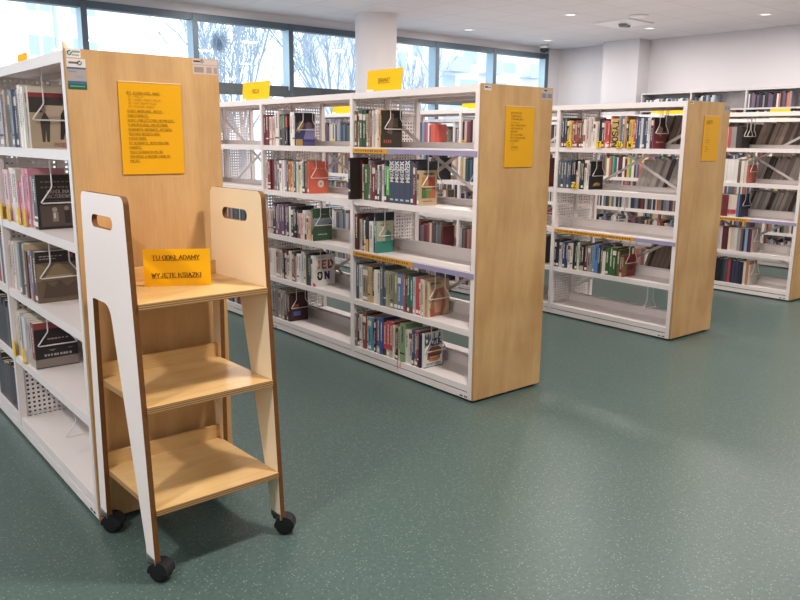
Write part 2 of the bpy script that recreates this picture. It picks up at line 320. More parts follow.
ROWS=[
(2, 0, 4, 1.142, '34:22:6b5a48 22:21:cdb28f 33:22.5:2f5a45 29:22:27503f 14:22.5:1d1b1a 17:20:b59c74 14:22:85776b 14:22:9a857a 13:20:7b3038 15:22:d8c5bd 18:22:cfbdb6 15:22.5:e8dfd8 15:22.5:ece4de 23:22.5:d1a25f 10:22:42382e:cover1'),
(2, 0, 3, 1.11, '23:26:2a2220:protr 24:25:5a1c24 27:22:d9cbb4 45:22:3f6b3d 21:24.5:8f8083 17:24:6f6266 32:22.5:7a2b31 23:22:3b3540 18:22:e3cfcb 18:21.5:4b4350 30:22.5:c9c2be 25:24:3f434a 29:21.5:4fb84a 48:25.5:3f4a5f:mro 48:25.5:3f4a5f:mro 50:25.5:3f4a5f:mro 54:26:3f4a5f:mro 25:25:434c60 18:24:7a2f3c 13:25:3c4048 20:20:c9a877:cover2'),
(2, 0, 2, 1.143, '44:23:5a2a28 22:20:8a8378 16:20:b5aca0 13:21:3b3330 31:19.5:d9d2c4 33:22:28303f:orangebot 42:19.5:dcd6ce 18:25:2b2f38 18:20:3e8f88:cover3'),
(2, 0, 1, 1.144, '47:24:3b5a6b 26:23:e3d7d3 23:23:d8cdc6 36:23:8e8b86 19:23:a88f68 22:23:c9a877 22:23:c4a070 19:23:22201f 33:22:e5dfd2 31:22:ddd5c6 29:25:5f6e76 30:24:56646e 23:23:b1a88b 22:23:a59d82 30:23:8d8a72 37:23:878669 31:22.5:5574a8 32:22.5:5877aa 17:23:a5503f 16:22.5:3a3a44 24:23:2d6b62 27:22.5:2f7068 21:22.5:b9b6bd 28:22.5:b72f35 19:22:c03038 19:22.5:cdbda2 15:22:d9cbb3 23:21.5:b99573:cover4'),
(2, 0, 0, 1.136, '22:22:8a7f78 22:21:4b4346 25:22:d8cfc6 21:22:cfc6bd 35:24:8a3d33 19:22:dcdad6 36:22:5f9ab0 32:22:5592a8 16:22:272b45 16:23:a2303f 26:24:36549a 30:24:34508f 33:21.5:b8343c 34:23:c22a38 35:23:b52735 17:21.5:dfd9cf 12:21.5:b9a988 22:20:3d3a33 24:21.5:c7b79a 44:24.5:7d9a72 29:21:d1ccc4 33:21.5:c9c5be 22:22:3d4a63 17:22:55617c 15:22:a33c44 13:22:6f3a52 23:21:20243a 13:21.5:e4e0dc:cover5'),
(2, 1, 4, 2.294, '39:22:7a2430 39:22:6f202b 24:20.5:dcbab2 22:20.5:e5c9c2 24:20.5:d9b8b2 22:21:d4b5ae 9:16:7c2c33 50:24.5:e5d8cf 26:22:3c3432 26:22:4c4c50:greent 28:22:55555b:greent 17:22:1d1c20 27:21.5:2f2a30:redt 32:21.5:38343a:redt 30:23:efe9e4 25:23:e9e3de 13:22.5:2b3050:cover6'),
(2, 1, 3, 2.276, '36:22:e2c9c0 41:22:7a1f28 42:22:701c26 22:22.5:6f7f8a 18:21.5:5d6068 22:21.5:a08f85 23:21:7b6a66 34:22:ebe4e2 35:22:e4dcda 28:22:9b95a8 26:22:55506b 26:21.5:d28a3a 27:21.5:e09a48 17:20:e3b98a 24:22:566f94 18:22:5a7192 23:21.5:d8d6b4 25:21.5:dcd9b9 20:22:e8e0d8 23:23:cfc6bb 16:22:3a3834 23:21:8f8577 24:22:d4522c:cover7'),
(2, 1, 2, 2.257, '28:18:d9c0b8 28:18:cdb3ac 28:23:3b3a42 31:23:43434b 24:21:8f6f78 22:22.5:a08aa0 22:22.5:635a70 25:22.5:6b6178 32:23:6a4f70 32:23:74567a 23:22.5:3f3f4b 28:22:dcd6cf 29:22:2f3238 34:22.5:33363c 24:20:23262e 25:20:4a4648 22:18:dcb9b2 27:17.5:d8b3ab 23:20.5:dfdad5 28:20:c9c4c0 26:17:e0b89c 29:17:d9ae92 14:22:c3b9a5 19:22.5:35523a:cover8'),
(2, 1, 1, 2.238, '30:21:e7ddd6 28:21:e3d8d2 28:21:ded2ca 31:21:b98f6a 28:20.5:a79c93 29:20.5:b9b0a6 25:22:4e2f33 29:21.5:6b3b3d 21:18:c9b7a8 27:18:d2c0b2 30:22:e3dcd5 28:22:5c5550 21:18.5:b06a5c 21:18.5:c7b3a5 29:21:e5e2e4 31:21:dddade 32:23.5:cfc9c2 20:21:d9cba0 20:21:c8bd98 26:23:2e3a48 26:22:353f4d 15:21:8c867c 21:22:ece6e2:cover9'),
(2, 1, 0, 2.229, '44:21:8f8883 26:22:8a807c 26:22:958b86 30:22:a59c93 28:22:8d857f 26:22:9f978e 27:22:857c77 18:22:5e4140 29:22:4a2028:cover10'),
(3, 0, 4, 1.116, '22:23:3f4248 21:23:4a4c52 25:23:22222a 22:21:e0b62f 12:21:c99a2c 16:20:8f3d5f 18:20:7a2f4d 20:21:a33a3a 12:21:8a3034 22:21:6b5238 25:21:75593d 21:22:e2d5cf:redb 25:22:ddcfc9 21:23.5:cdbdb2 22:23.5:d8c9be 20:20:e3d9c9 17:20:d9cfbf 19:20:d3c7b6 22:22:1c1c22 26:21:3d434b 15:20.5:c43a34 20:20.5:cc3d36 16:20:b8352f 17:24:cf5a34 67:22:bfa05a:tyson2 13:24:b09a84 15:24:7f7f8a 16:24:5773a0 19:24:c08a4a 14:20:3a3c44 12:20:55565a 19:21:dcae35 20:21:e3b53f 20:20:c23434 17:23:3d4d72 21:22:4a5a7c 21:22:c9c5bd 17:22:3c4d78 19:22:33436b 10:22:dcd5cf 15:22:d5cec8 18:22.5:2f3a5a 8:21:9a2f33:cover11'),
(3, 0, 3, 1.133, '29:22:5f6a78 25:22:4a525e 29:22:556070 25:21:6b6f7a 21:22:3f4a60 21:22:39435a 21:23:2a2a2e 23:15:b35a48 16:22:dcd5cc 21:22:3a4a3c 24:22:26322a 24:23:e6ded8 24:23:ded5ce 17:22:1f1d20:cover12'),
(3, 0, 1, 1.143, '30:22.5:23252c 30:22.5:2b2d38 18:20.5:cfc8c2 18:20.5:d5cec8 26:22:2c3c6e 29:22:3a4a80 25:21:c9bfb2 25:21:d8d0c4 25:22:2c3038 21:22:33333a 21:22.5:c8d0b8 18:18:3f4048 28:21:262a35 28:22:7a3038 31:21:9a8a80 24:21.5:8f979c 17:21.5:858d92 39:23:2f7ac0 18:22:3a3c40 17:21.5:6f6a66 33:18:dcd2c2 30:21:36602f 36:22:3a6638 32:22:315c30 32:21:5f6030 22:17:5a4a2c 13:17:a02f28:cover13'),
(4, 0, 4, 0.825, '44:20:6f2a30 25:20:d8c9c4:redb 31:20:b3373b 50:20:8f8a86 37:20:3a3234 20:19:2e2a2b:cover14'),
(4, 0, 3, 0.806, '45:22:c9c2c0 25:22:dcd6d2 35:22:e2ddda 34:22:e0dad6 37:22:d9d4d1 31:20:6b5a4a 31:21:d8cfc0 27:21:cdc3b4 16:17:b0503f:cover15'),
(4, 0, 2, 0.786, '41:21:7a2a33 51:21:702530 29:21:d8c2b0:redb 57:21:dccabb:redb 27:21:5a6f9a 16:22:31344a:cover16'),
(4, 0, 1, 0.807, '26:22:8f3a40 33:22:b9b0ae 22:22:cfc4c6 34:23:5f1f26 31:23:55202a 29:22:d9cbb4 37:22:d2c2b0 28:22:cfc6c2 28:22:a59a98 25:22:6f5a60 15:22:3b2a33 30:22.5:7fa6cc 20:22.5:4a2338 18:22.5:5a2a40 12:22:b9a29c:cover17'),
(4, 0, 0, 0.815, '27:22:1f2030 27:22:25263a 29:23:2a2a30 29:22:1f2228 31:23:33363f 29:23:4a5058 31:22:a82a33 21:23:23283f 28:22:3a3d52 30:23:3f3a55 28:22:2c2f45 23:22:2a2a38 25:22:d9d2cc 30:23:b5702f 12:20:c9bfb4:cover18'),
(1, 0, 4, 1.514, '84:22.5:8f9aa8 81:22:cfc9c6 63:22:7f8fa0 76:22.5:b3a79c 59:22:5f6f85 72:22:c9c3c0 70:22.5:a8a0a8 54:22:9f8a7a 32:24:b39f8a 39:24:7f8a9a 41:23.5:5a6a80 30:23:6f7f95 40:23:4f4a58 34:23.5:a58a95 36:25:efe4d4 26:25:e6dccb 21:24:8f8f98 30:24:f2ebe4 27:24:b0a8a0 27:24:c9b9a4:cover19'),
(1, 0, 3, 1.424, '71:22:8a8f98 69:22:d3c6c6 61:22:b5a8a8 53:22.5:7f8a90 45:22.5:8f9aa0 57:22.5:dcb4b8 67:22.5:e0bcc0 36:23.5:ece2dc 53:23.5:e5dad4 52:23:d8c8bc 34:18:c05a68 39:18:d98a98 35:21:d9c9cf 40:24:cf6a80 47:24:d8889a 31:21:b8b0b8 30:21:8f8f95 50:22:3f3a3c:cover20'),
(1, 0, 2, 1.532, '73:22:d0c9c9 71:22:b9b3b8 76:23:d9d4d2 54:23:e3d9d6 59:23:c9b5b8 71:24:c02a38 44:22.5:cdb8b0 49:22.5:d9cfcb 45:22.5:c6bdb8 44:23:8a929c 35:23.5:7b858f 46:23.5:6b7079 25:23.5:c9b48a 36:21:5f3a44 27:21:7a4a58 32:22:a59aa8 32:22:6f6a72 42:22:5a4a40:cover21'),
(1, 0, 1, 1.238, '47:20:6b4238 46:20:7f4a3a 45:21.5:d8cbb8 44:21.5:e3d6c4 36:21.5:8f9bab 36:21.5:aab4c0 49:21.5:d2cfd2 38:21:cfc6c2 44:21:b9aea8 46:21:8a3a32:cover22'),
]
# ================================================================ SETTING
mb = MB(); mb.box(-3.4, 12.2, -3.5, YW+.1, -.06, 0); struct('floor', mb, M['floor'])
mb = MB(); mb.box(-3.4, 12.2, -3.5, YW+.1, CEIL, CEIL+.1); struct('ceiling', mb, M['ceiling'])
mb = MB(); mb.box(XR, XR+.2, -3.5, YW, 0, CEIL); struct('wall_right', mb, M['wall'])
mb = MB(); mb.box(10.985, XR, 7.49, 8.17, 0, CEIL); struct('wall_pier', mb, M['wall'])
mb = MB(); mb.box(-3.4, 12.2, -3.6, -3.5, 0, CEIL); struct('wall_back', mb, M['wall'])
mb = MB()
mb.box(-3.6, -3.4, -3.5, YW, 0, 1.7); mb.box(-3.6, -3.4, -3.5, YW, 2.75, CEIL)
for y in (-3.5, -.6, 2.3, 5.2, 8.1): mb.box(-3.6, -3.4, y, y+.5, 1.7, 2.75)
struct('wall_left', mb, M['wall'])
# glazed far wall
mb = MB()
mb.box(-3.6, 10.98, YW-.02, YW+.14, 2.945, CEIL); mb.box(-3.6, 10.98, YW-.02, YW+.14, 0, .32); mb.box(10.95, XR+.2, YW-.02, YW+.14, 0, CEIL)
struct('wall_far', mb, M['wall'])
xs = [10.915, 9.60, 8.32, 7.0, 5.68, 4.315, 2.985, 1.68, .38, -.92, -2.22, -3.39]
for k in range(11):
    x1_, x0_ = xs[k], xs[k+1]
    mb = MB()
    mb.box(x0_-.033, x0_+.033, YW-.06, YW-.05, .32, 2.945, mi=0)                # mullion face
    mb.box(x0_-.033, x0_+.033, YW-.05, YW+.12, .32, 2.945, mi=1)                # mullion flank, in the daylit tone
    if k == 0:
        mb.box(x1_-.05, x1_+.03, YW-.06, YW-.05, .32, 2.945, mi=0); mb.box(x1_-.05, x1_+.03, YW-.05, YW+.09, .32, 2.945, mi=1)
    mb.box(x0_+.028, x1_-.028, YW-.05, YW+.07, 2.865, 2.945, mi=0)                # head rail
    mb.box(x0_+.028, x1_-.028, YW-.02, YW+.07, 2.085, 2.14, mi=2)
    mb.box(x0_+.028, x1_-.028, YW-.05, YW+.05, 2.0, 2.085, mi=2)                  # transom
    mb.box(x0_+.028, x1_-.028, YW-.05, YW+.05, .32, .4, mi=2)
    w = struct('window_%d' % (k+1), mb, [M['frame'], M['frame_side'], M['sill']])
    g = MB(); g.box(x0_+.028, x1_-.028, YW+.03, YW+.036, .4, 2.0); g.box(x0_+.028, x1_-.028, YW+.03, YW+.036, 2.14, 2.865)
    g.build('pane', M['glass'], w)
mb = MB(); prof = [(.275, 0), (.275, CEIL)]
mb.lathe(prof, 40, M=Matrix.Translation((6.50, 8.5, 0))); struct('column', mb, M['column'])
mb = MB(); mb.box(XR-.012, XR, -3.5, 7.49, 0, .08); struct('baseboard_right', mb, M['plaster_grey'])
mb = MB(); mb.box(-60, 120, YW+.2, 140, -.4, -.3); struct('ground', mb, M['ground'])

# ---------------------------------------------------------------- outside
b = empty('apartment_building', (0, 58, 0)); tag(b, 'white apartment block outside the leftmost window panes with pale blue windows', 'building')
mb = MB(); mb.box(-20, 23.5, 0, 8, -.3, 22); mb.build('facade', M['facade'], b)
for xa, xb in ((14.85, 16.37), (17.75, 19.35), (5, 6.6), (-1, .6)):
    for za, zb in ((6.9, 8.2), (9.8, 11.3), (4, 5.3), (12.8, 14.3)):
        mb = MB(); mb.box(xa-.08, xb+.08, -.04, .0, za-.08, zb+.08)
        wn = mb.build('window', M['facade'], b)
        for u, v in ((xa, (xa+xb)/2-.12), ((xa+xb)/2+.12, xb)):
            mb = MB(); mb.box(u, v, -.07, -.04, za, zb); mb.build('pane', M['far_pane'], wn)
mb = MB(); mb.tube([(16.62, -.12, -.3), (16.62, -.12, 21.9)], .1, 8); mb.build('drainpipe', M['far_pane'], b)
b = empty('apartment_building', (0, 40, 0)); tag(b, 'pale apartment block with grey balconies outside, behind the right window panes', 'building')
mb = MB(); mb.box(31.5, 66, 0, 10, -.3, 16); mb.build('facade', M['facade'], b)
for xa, xb in ((36.1, 37.9), (39.7, 40.9), (43.9, 45.8), (48, 49.8)):
    for za in (6.1, 9.0, 3.2):
        mb = MB(); mb.box(xa, xb, -1.1, -1.04, za, za+.85); mb.box(xa, xb, -1.1, 0, za-.1, za); mb.build('balcony', M['far_balcony'], b)
for xa, xb, za, zb in ((32.3, 33.0, 5.9, 7.0), (38.2, 39.4, 6.7, 7.6), (37.9, 39.6, 4.7, 5.6), (42.1, 43.4, 6.3, 7.0), (36.2, 37.4, 4.6, 5.8), (33.6, 34.4, 6.7, 7.6), (41.4, 42.6, 4.6, 5.6), (44.2, 45.4, 4.4, 5.5)):
    mb = MB(); mb.box(xa-.06, xb+.06, -.03, 0, za-.06, zb+.06); wn = mb.build('window', M['facade'], b)
    mb = MB(); mb.box(xa, xb, -.05, -.03, za, zb); mb.build('pane', M['far_pane'], wn)

def bare_tree(x, y, seed, label, h=4.6, n0=8, spread=.5, z0=1.6, mistletoe=None, lean=0):
    rnd = random.Random(seed)
    t = empty('bare_tree', (x, y, -.3)); tag(t, label, 'tree', 'bare trees outside the windows')
    tr = MB(); tr.tube([(0, 0, 0), (.03, 0, z0*.5), (0, 0, z0+.3)], .13, 8, radii=[.15, .12, .10]); tr.build('trunk', M['bark'], t)
    br = MB()
    def limb(p, d, L, r, lev):
        pts = [p]; rad = [r]; q = p.copy(); dd = d.copy(); n = 5
        for i in range(n):
            dd = (dd + Vector((rnd.uniform(-1, 1), rnd.uniform(-1, 1), rnd.uniform(-.4, 1)))*.13).normalized()
            q = q + dd*L/n; pts.append(q.copy()); rad.append(max(.0055, r*(1-.75*(i+1)/n)))
            if lev < 2 and i >= 1:
                for _ in range(2 if lev < 2 else 1):
                    a = Vector((rnd.uniform(-1, 1), rnd.uniform(-1, 1), rnd.uniform(.0, .9)))
                    limb(q.copy(), (dd + a*.75).normalized(), L*rnd.uniform(.35, .62), max(.004, r*.5), lev+1)
        br.tube(pts, r, 4 if lev else 6, radii=rad, cap=False)
    for i in range(n0):
        a = 2*PI*i/n0 + rnd.uniform(-.3, .3)
        d = Vector((math.cos(a)*spread*rnd.uniform(.4, 1.3)+lean, math.sin(a)*spread, 1)).normalized()
        limb(Vector((0, 0, z0*rnd.uniform(.8, 1.15))), d, h*rnd.uniform(.7, 1.05), .045, 0)
    br.build('branches', M['bark'], t)
    if mistletoe:
        ms = MB()
        for i in range(420):
            d = Vector((rnd.gauss(0, 1), rnd.gauss(0, 1), rnd.gauss(0, 1))).normalized()
            c = Vector(mistletoe)
            ms.tube([c, c+d*.16, c+(d+Vector((rnd.uniform(-.3, .3), 0, rnd.uniform(-.3, .3))))*.27], .008, 3, cap=False)
        ms.build('mistletoe', M['bark'], t)
bare_tree(11.6, 22, 3, 'bare tree outside with a round clump of mistletoe, left of the column', mistletoe=(-.65, 0, 4.55))
bare_tree(15.6, 22.5, 12, 'bare twiggy tree outside the pane just left of the white column', n0=11)
bare_tree(19.2, 23, 21, 'bare tree outside the first pane right of the white column', n0=5, h=3.4, lean=.2)
bare_tree(13.6, 27, 33, 'more distant bare tree outside, between the two nearer ones', n0=8)

# ---------------------------------------------------------------- ceiling fittings
def lathe_part(name, prof, m, parent, n=24, loc=None):
    mb = MB(); mb.lathe(prof, n, M=Matrix.Translation(loc) if loc else None); return mb.build(name, m, parent)
lampx = [10.1, 8.32, 6.55, 4.5, 1.85, -.9]; lampy = [8.62, 6.74, 5.06, 3.3, 1.6, -.9]
vis = {(0, 0): 'recessed ceiling light nearest the security camera', (1, 0): 'recessed ceiling light just right of the white column', (0, 1): 'recessed ceiling light beside the square ceiling plate, before the wall pier', (1, 1): 'recessed ceiling light left of the square ceiling plate', (0, 2): 'recessed ceiling light at the far right above the wall shelves'}
ring = MB(); ring.lathe([(.10, 0), (.10, -.006), (.062, -.010), (.062, .0)], 24); RING = ring.mesh('ring', M['ring'])
dif = MB(); dif.lathe([(.0, -.004), (.062, -.004)], 24); DIF = dif.mesh('diffuser', M['lamp'])
for i, x in enumerate(lampx):
    for j, y in enumerate(lampy):
        e = empty('ceiling_light', (x, y, CEIL)); tag(e, vis.get((i, j), 'recessed ceiling light outside the picture'), 'ceiling light', 'recessed ceiling lights')
        place('ring', RING, e); place('diffuser', DIF, e)
        ld = bpy.data.lights.new('downlight', 'AREA'); ld.shape = 'DISK'; ld.size = .26; ld.energy = LAMP*(3.2 if j == 4 and i >= 4 else .55 if i >= 4 and j in (3, 5) else 1.25); ld.color = (1, .915, .845)
        lo = bpy.data.objects.new('downlight', ld); C.objects.link(lo); lo.location = (x, y, CEIL-.03)
e = empty('security_camera', (10.543, 9.07, CEIL)); tag(e, 'small black dome security camera on the ceiling by the far corner', 'camera')
lathe_part('mount', [(0, 0), (.075, 0), (.075, -.05), (.06, -.06), (0, -.06)], M['ring'], e)
lathe_part('dome', [(.068, -.06), (.064, -.09), (.048, -.115), (.025, -.13), (0, -.133)], M['black'], e)
e = empty('ceiling_plate', (9.4, 6.70, CEIL)); tag(e, 'flat square ceiling plate with a small dark detector in the middle', 'ceiling plate')
mb = MB(); mb.box(-.3, .3, -.3, .3, -.018, 0); mb.build('plate', M['ring'], e, .004)
mb = MB(); mb.lathe([(.06, -.018), (.055, -.05), (.03, -.06), (0, -.06)], 16); mb.box(.06, .15, -.02, .03, -.05, -.018); mb.build('detector', mat('grey_detector', (.16, .16, .17), .5), e)
e = empty('smoke_detector', (9.03, 6.2, CEIL)); tag(e, 'flat round white ceiling cover, nearer than the square plate', 'ceiling cover')
lathe_part('disc', [(0, 0), (.11, 0), (.11, -.012), (.08, -.022), (0, -.022)], M['ring'], e)
lathe_part('rim', [(.112, 0), (.124, 0), (.124, -.006), (.112, -.006)], M['plaster_grey'], e)
# ================================================================ BOOKCASES
NB = 5
L = NB*W
# shared part meshes
mb = MB()
nc, nr, pit, hole = 10, 71, .0228, .0105
wd, ht = nc*pit+.012, nr*pit+.01
m0 = (wd-(nc*pit-(pit-hole)))/2; n0_ = (ht-(nr*pit-(pit-hole)))/2
zs = [0] + [n0_+i*pit for i in range(nr)] + [ht]
prev = 0
for i in range(nr+1):       # full width strips between the rows of holes
    za = 0 if i == 0 else n0_+(i-1)*pit+hole; zb = ht if i == nr else n0_+i*pit
    mb.face([(0, 0, za), (wd, 0, za), (wd, 0, zb), (0, 0, zb)])
for i in range(nr):
    za = n0_+i*pit; zb = za+hole
    for j in range(nc+1):
        xa = 0 if j == 0 else m0+(j-1)*pit+hole; xb = wd if j == nc else m0+j*pit
        mb.face([(xa, 0, za), (xb, 0, za), (xb, 0, zb), (xa, 0, zb)])
PERF = mb.mesh('perforated_panel', M['steel'])
mb = MB()
y0_, y1_ = .016, W-.016
def shelf_mesh(up):
    mb = MB()
    mb.box(.003, .262, y0_, y1_, -.0035, -.0002); mb.box(0, .003, y0_, y1_, -.036, 0); mb.box(.003, .016, y0_, y1_, -.036, -.033)
    mb.box(.259, .262, y0_, y1_, 0, up); mb.box(.250, .259, y0_, y1_, up-.003, up); mb.box(.246, .262, y0_, y1_, -.02, -.0035)
    return mb.mesh('shelf', M['steel'])
SHELFM, SHELFL = shelf_mesh(.066), shelf_mesh(.034)
mb = MB()
for s in (-1, 1):
    ang = math.atan2(.60, W-.05)*s; Ln = math.hypot(.60, W-.05)
    T = Matrix.Translation((0, W/2, 0)) @ Matrix.Rotation(ang, 4, 'X')
    mb.box(.0+.002*s, .003+.002*s, -Ln/2, Ln/2, -.011, .011, M=T)
BRACE = mb.mesh('cross_brace', M['steel'])
mb = MB(); mb.box(-.002, .03, -.015, .015, .05, H-.002); UPR = mb.mesh('upright', M['steel'])
mb = MB(); mb.box(-.016, .016, -.013, .013, .02, H-.01); POST = mb.mesh('centre_post', M['steel'])

CL = {1: 'steel and plywood bookcase at far left, plywood end behind the book trolley',
      2: 'white steel bookcase with plywood end in the middle, DRAMAT sign on top',
      3: 'white steel bookcase with plywood end, right of the middle one, red TYSON row opposite',
      4: 'white steel bookcase cut off by the right picture edge, behind the third bookcase',
      5: 'white steel bookcase farthest back, glimpsed through the gaps of the one at right edge'}
CL[3] = 'white steel bookcase with plywood end, standing second from the right picture edge'
ROOT = {}
for n, (bx, by) in CASES.items():
    r = empty('bookcase', (bx, by, 0)); ROOT[n] = r
    tag(r, CL[n], 'bookcase', 'parallel double sided library bookcases')
    for yy in (0, L+.018):
        e = MB(); e.box(0, D, yy, yy+.015, .016, H+.004, mi=0)
        e.m = [1]*6; e.m[2] = e.m[3] = 0                  # broad faces are veneer, narrow ones show the plies
        ep = e.build('end_panel', [M['ply'], M['panel_edge']], r)
        if yy == 0: END = ep
        if yy == 0 and n in (1, 2, 3):
            def card(x0, x1, z0, z1, bands, name='sticker'):
                s = MB()
                for c, a, b_, u, v in bands: s.face([(x0+(x1-x0)*a, -.0005, z0+(z1-z0)*u), (x0+(x1-x0)*b_, -.0005, z0+(z1-z0)*u), (x0+(x1-x0)*b_, -.0005, z0+(z1-z0)*v), (x0+(x1-x0)*a, -.0005, z0+(z1-z0)*v)], lin(c))
                for q, f in enumerate(s.f):
                    for vi in f: s.v[vi] = (s.v[vi][0], s.v[vi][1]-.0002*q/3, s.v[vi][2])
                return s
            def ring_logo(s, cx, cz, R):
                for a in range(0, 360, 30):
                    c = '1d2a24' if a < 190 else '3f7a4a'
                    if a in (30,): continue
                    A, B = math.radians(a), math.radians(a+30)
                    s.face([(cx+R*math.cos(A), -.0022, cz+R*math.sin(A)), (cx+R*math.cos(B), -.0022, cz+R*math.sin(B)), (cx+R*.6*math.cos(B), -.0022, cz+R*.6*math.sin(B)), (cx+R*.6*math.cos(A), -.0022, cz+R*.6*math.sin(A))], lin(c))
            if n == 1:
                s = card(.004, .052, 1.697, 1.727, [('e3dcd6', 0, 1, 0, 1), ('8a9088', .42, .95, .55, .75), ('9aa09a', .42, .9, .2, .36)]); ring_logo(s, .015, 1.712, .008)
                s.build('sticker', M['print'], END)
                s = card(.004, .066, 1.594, 1.694, [('ddd3cc', 0, 1, 0, 1), ('6a6460', .1, .6, .83, .9), ('2f5a8c', 0, 1, .66, .72), ('a79a97', 0, 1, .27, .66), ('8f8687', .08, .5, .55, .6), ('8f93a5', .45, .85, .38, .44), ('35637f', 0, 1, .17, .27), ('1f5a48', 0, 1, 0, .17), ('5aa070', .1, .9, .08, .12)]); ring_logo(s, .046, 1.681, .0075)
                s.build('sticker', M['print'], END)
                s = card(.452, .552, 1.669, 1.722, [('c9b4a8', 0, 1, 0, 1), ('2a2522', .04, .3, .82, .92), ('b3978c', 0, 1, .62, .68), ('9c857c', .06, .44, .12, .5), ('a58d84', .55, .76, .1, .52), ('a58d84', .84, .98, .1, .52)]); ring_logo(s, .49, 1.716, .006)
                s.build('sticker', M['print'], END)
            elif n == 2:
                s = card(.014, .066, 1.692, 1.717, [('d9cdc6', 0, 1, 0, 1), ('3a3a38', .1, .5, .45, .8), ('8a8580', .55, .9, .4, .7)]); s.build('sticker', M['print'], END)
                s = card(.458, .552, 1.662, 1.717, [('b9a9a6', 0, 1, 0, 1), ('2f2b2a', .25, .5, .82, .95), ('8f8180', .05, .45, .15, .6), ('8f8180', .55, .95, .15, .6)]); s.build('sticker', M['print'], END)
            else:
                s = card(.012, .05, 1.70, 1.722, [('d9cdc6', 0, 1, 0, 1), ('5a5856', .1, .7, .3, .7)]); s.build('sticker', M['print'], END)
                s = card(.470, .552, 1.668, 1.722, [('a9a0a6', 0, 1, 0, 1), ('8a828a', .1, .45, .15, .6), ('8a828a', .55, .9, .15, .6)]); s.build('sticker', M['print'], END)
    t = MB(); t.box(.003, D-.003, .014, L+.018, H-.005, H-.0003); t.box(0, .003, .014, L+.018, H-.038, H); t.box(D-.003, D, .014, L+.018, H-.038, H)
    t.box(.003, .02, .014, L+.018, H-.038, H-.034); t.box(D-.02, D-.003, .014, L+.018, H-.038, H-.034); t.box(.25, .306, .014, L+.018, H-.03, H-.005)
    t.build('top_panel', M['steel'], r)
    t = MB(); t.box(.0, .012, .014, L+.018, .014, .050); t.box(D-.012, D, .014, L+.018, .014, .050); t.box(.27, .286, .014, L+.018, .006, .05)
    for yb in (.05, .085) + ((2*W+.01-.17, 2*W+.05-.17) if n == 2 else ()):
        for q in (0, .012): t.box(-.0015, 0, yb+q, yb+q+.008, .022, .030, mi=1)
    for k in range(NB+1):
        for xx in (.03, D-.05): t.box(xx, xx+.02, k*W+.02 if k < NB else k*W-.02, k*W+.04 if k < NB else k*W, 0, .02, mi=1)
    t.build('base_plinth', [M['steel'], M['black']], r)
    for k in range(NB+1):
        y = .030 if k == 0 else (L+.002 if k == NB else k*W)
        place('upright', UPR, r, (0, y, 0)); place('upright', UPR, r, (D, y, 0), (0, 0, PI))
        place('centre_post', POST, r, (D/2, y, 0))
        for xx in (.030, .286+.005): place('perforated_panel', PERF, r, (xx, y, .07))
    for k in range(NB):
        for z in SHELF:
            place('shelf', SHELFM if z < 1 else SHELFL, r, (.0015, k*W, z))
            if k < 3 or n < 3: place('shelf', SHELFM if z < 1 else SHELFL, r, (D-.0015, (k+1)*W, z), (0, 0, PI))
        for z in (1.29, .51): place('cross_brace', BRACE, r, (D/2, k*W, z))
# label strips clipped to the shelf lips
def strip(n, k, row, split, txt=True):
    z = SHELF[row]; a, b = k*W+.02, (k+1)*W-.02
    for (u, v, c) in ((split, b, 'd69a2a'), (a, split, '9a93b4')):
        s = MB(); s.box(-.006, -.001, u, v, z-.036, z-.008, lin(c))
        o = s.build('label_strip', M['strip'], ROOT[n]); o['label'] = 'yellow paper label strip' if c == 'd69a2a' else 'lilac label strip'
        if c == 'd69a2a' and txt:
            s = MB(); rnd = random.Random(n*10+row); y = v-.03
            while y > u+.05:
                wl = rnd.uniform(.006, .016); s.face([(-.0064, y, z-.027), (-.0064, y-wl, z-.027), (-.0064, y-wl, z-.016), (-.0064, y, z-.016)], lin('6a4a18')); y -= wl+rnd.uniform(.004, .014)
            s.build('printed_marks', M['print'], o)
strip(2, 0, 4, .775); strip(2, 0, 2, .53); strip(2, 1, 3, 1.9, False) if 0 else None
strip(3, 0, 2, .36); strip(4, 0, 2, .45)

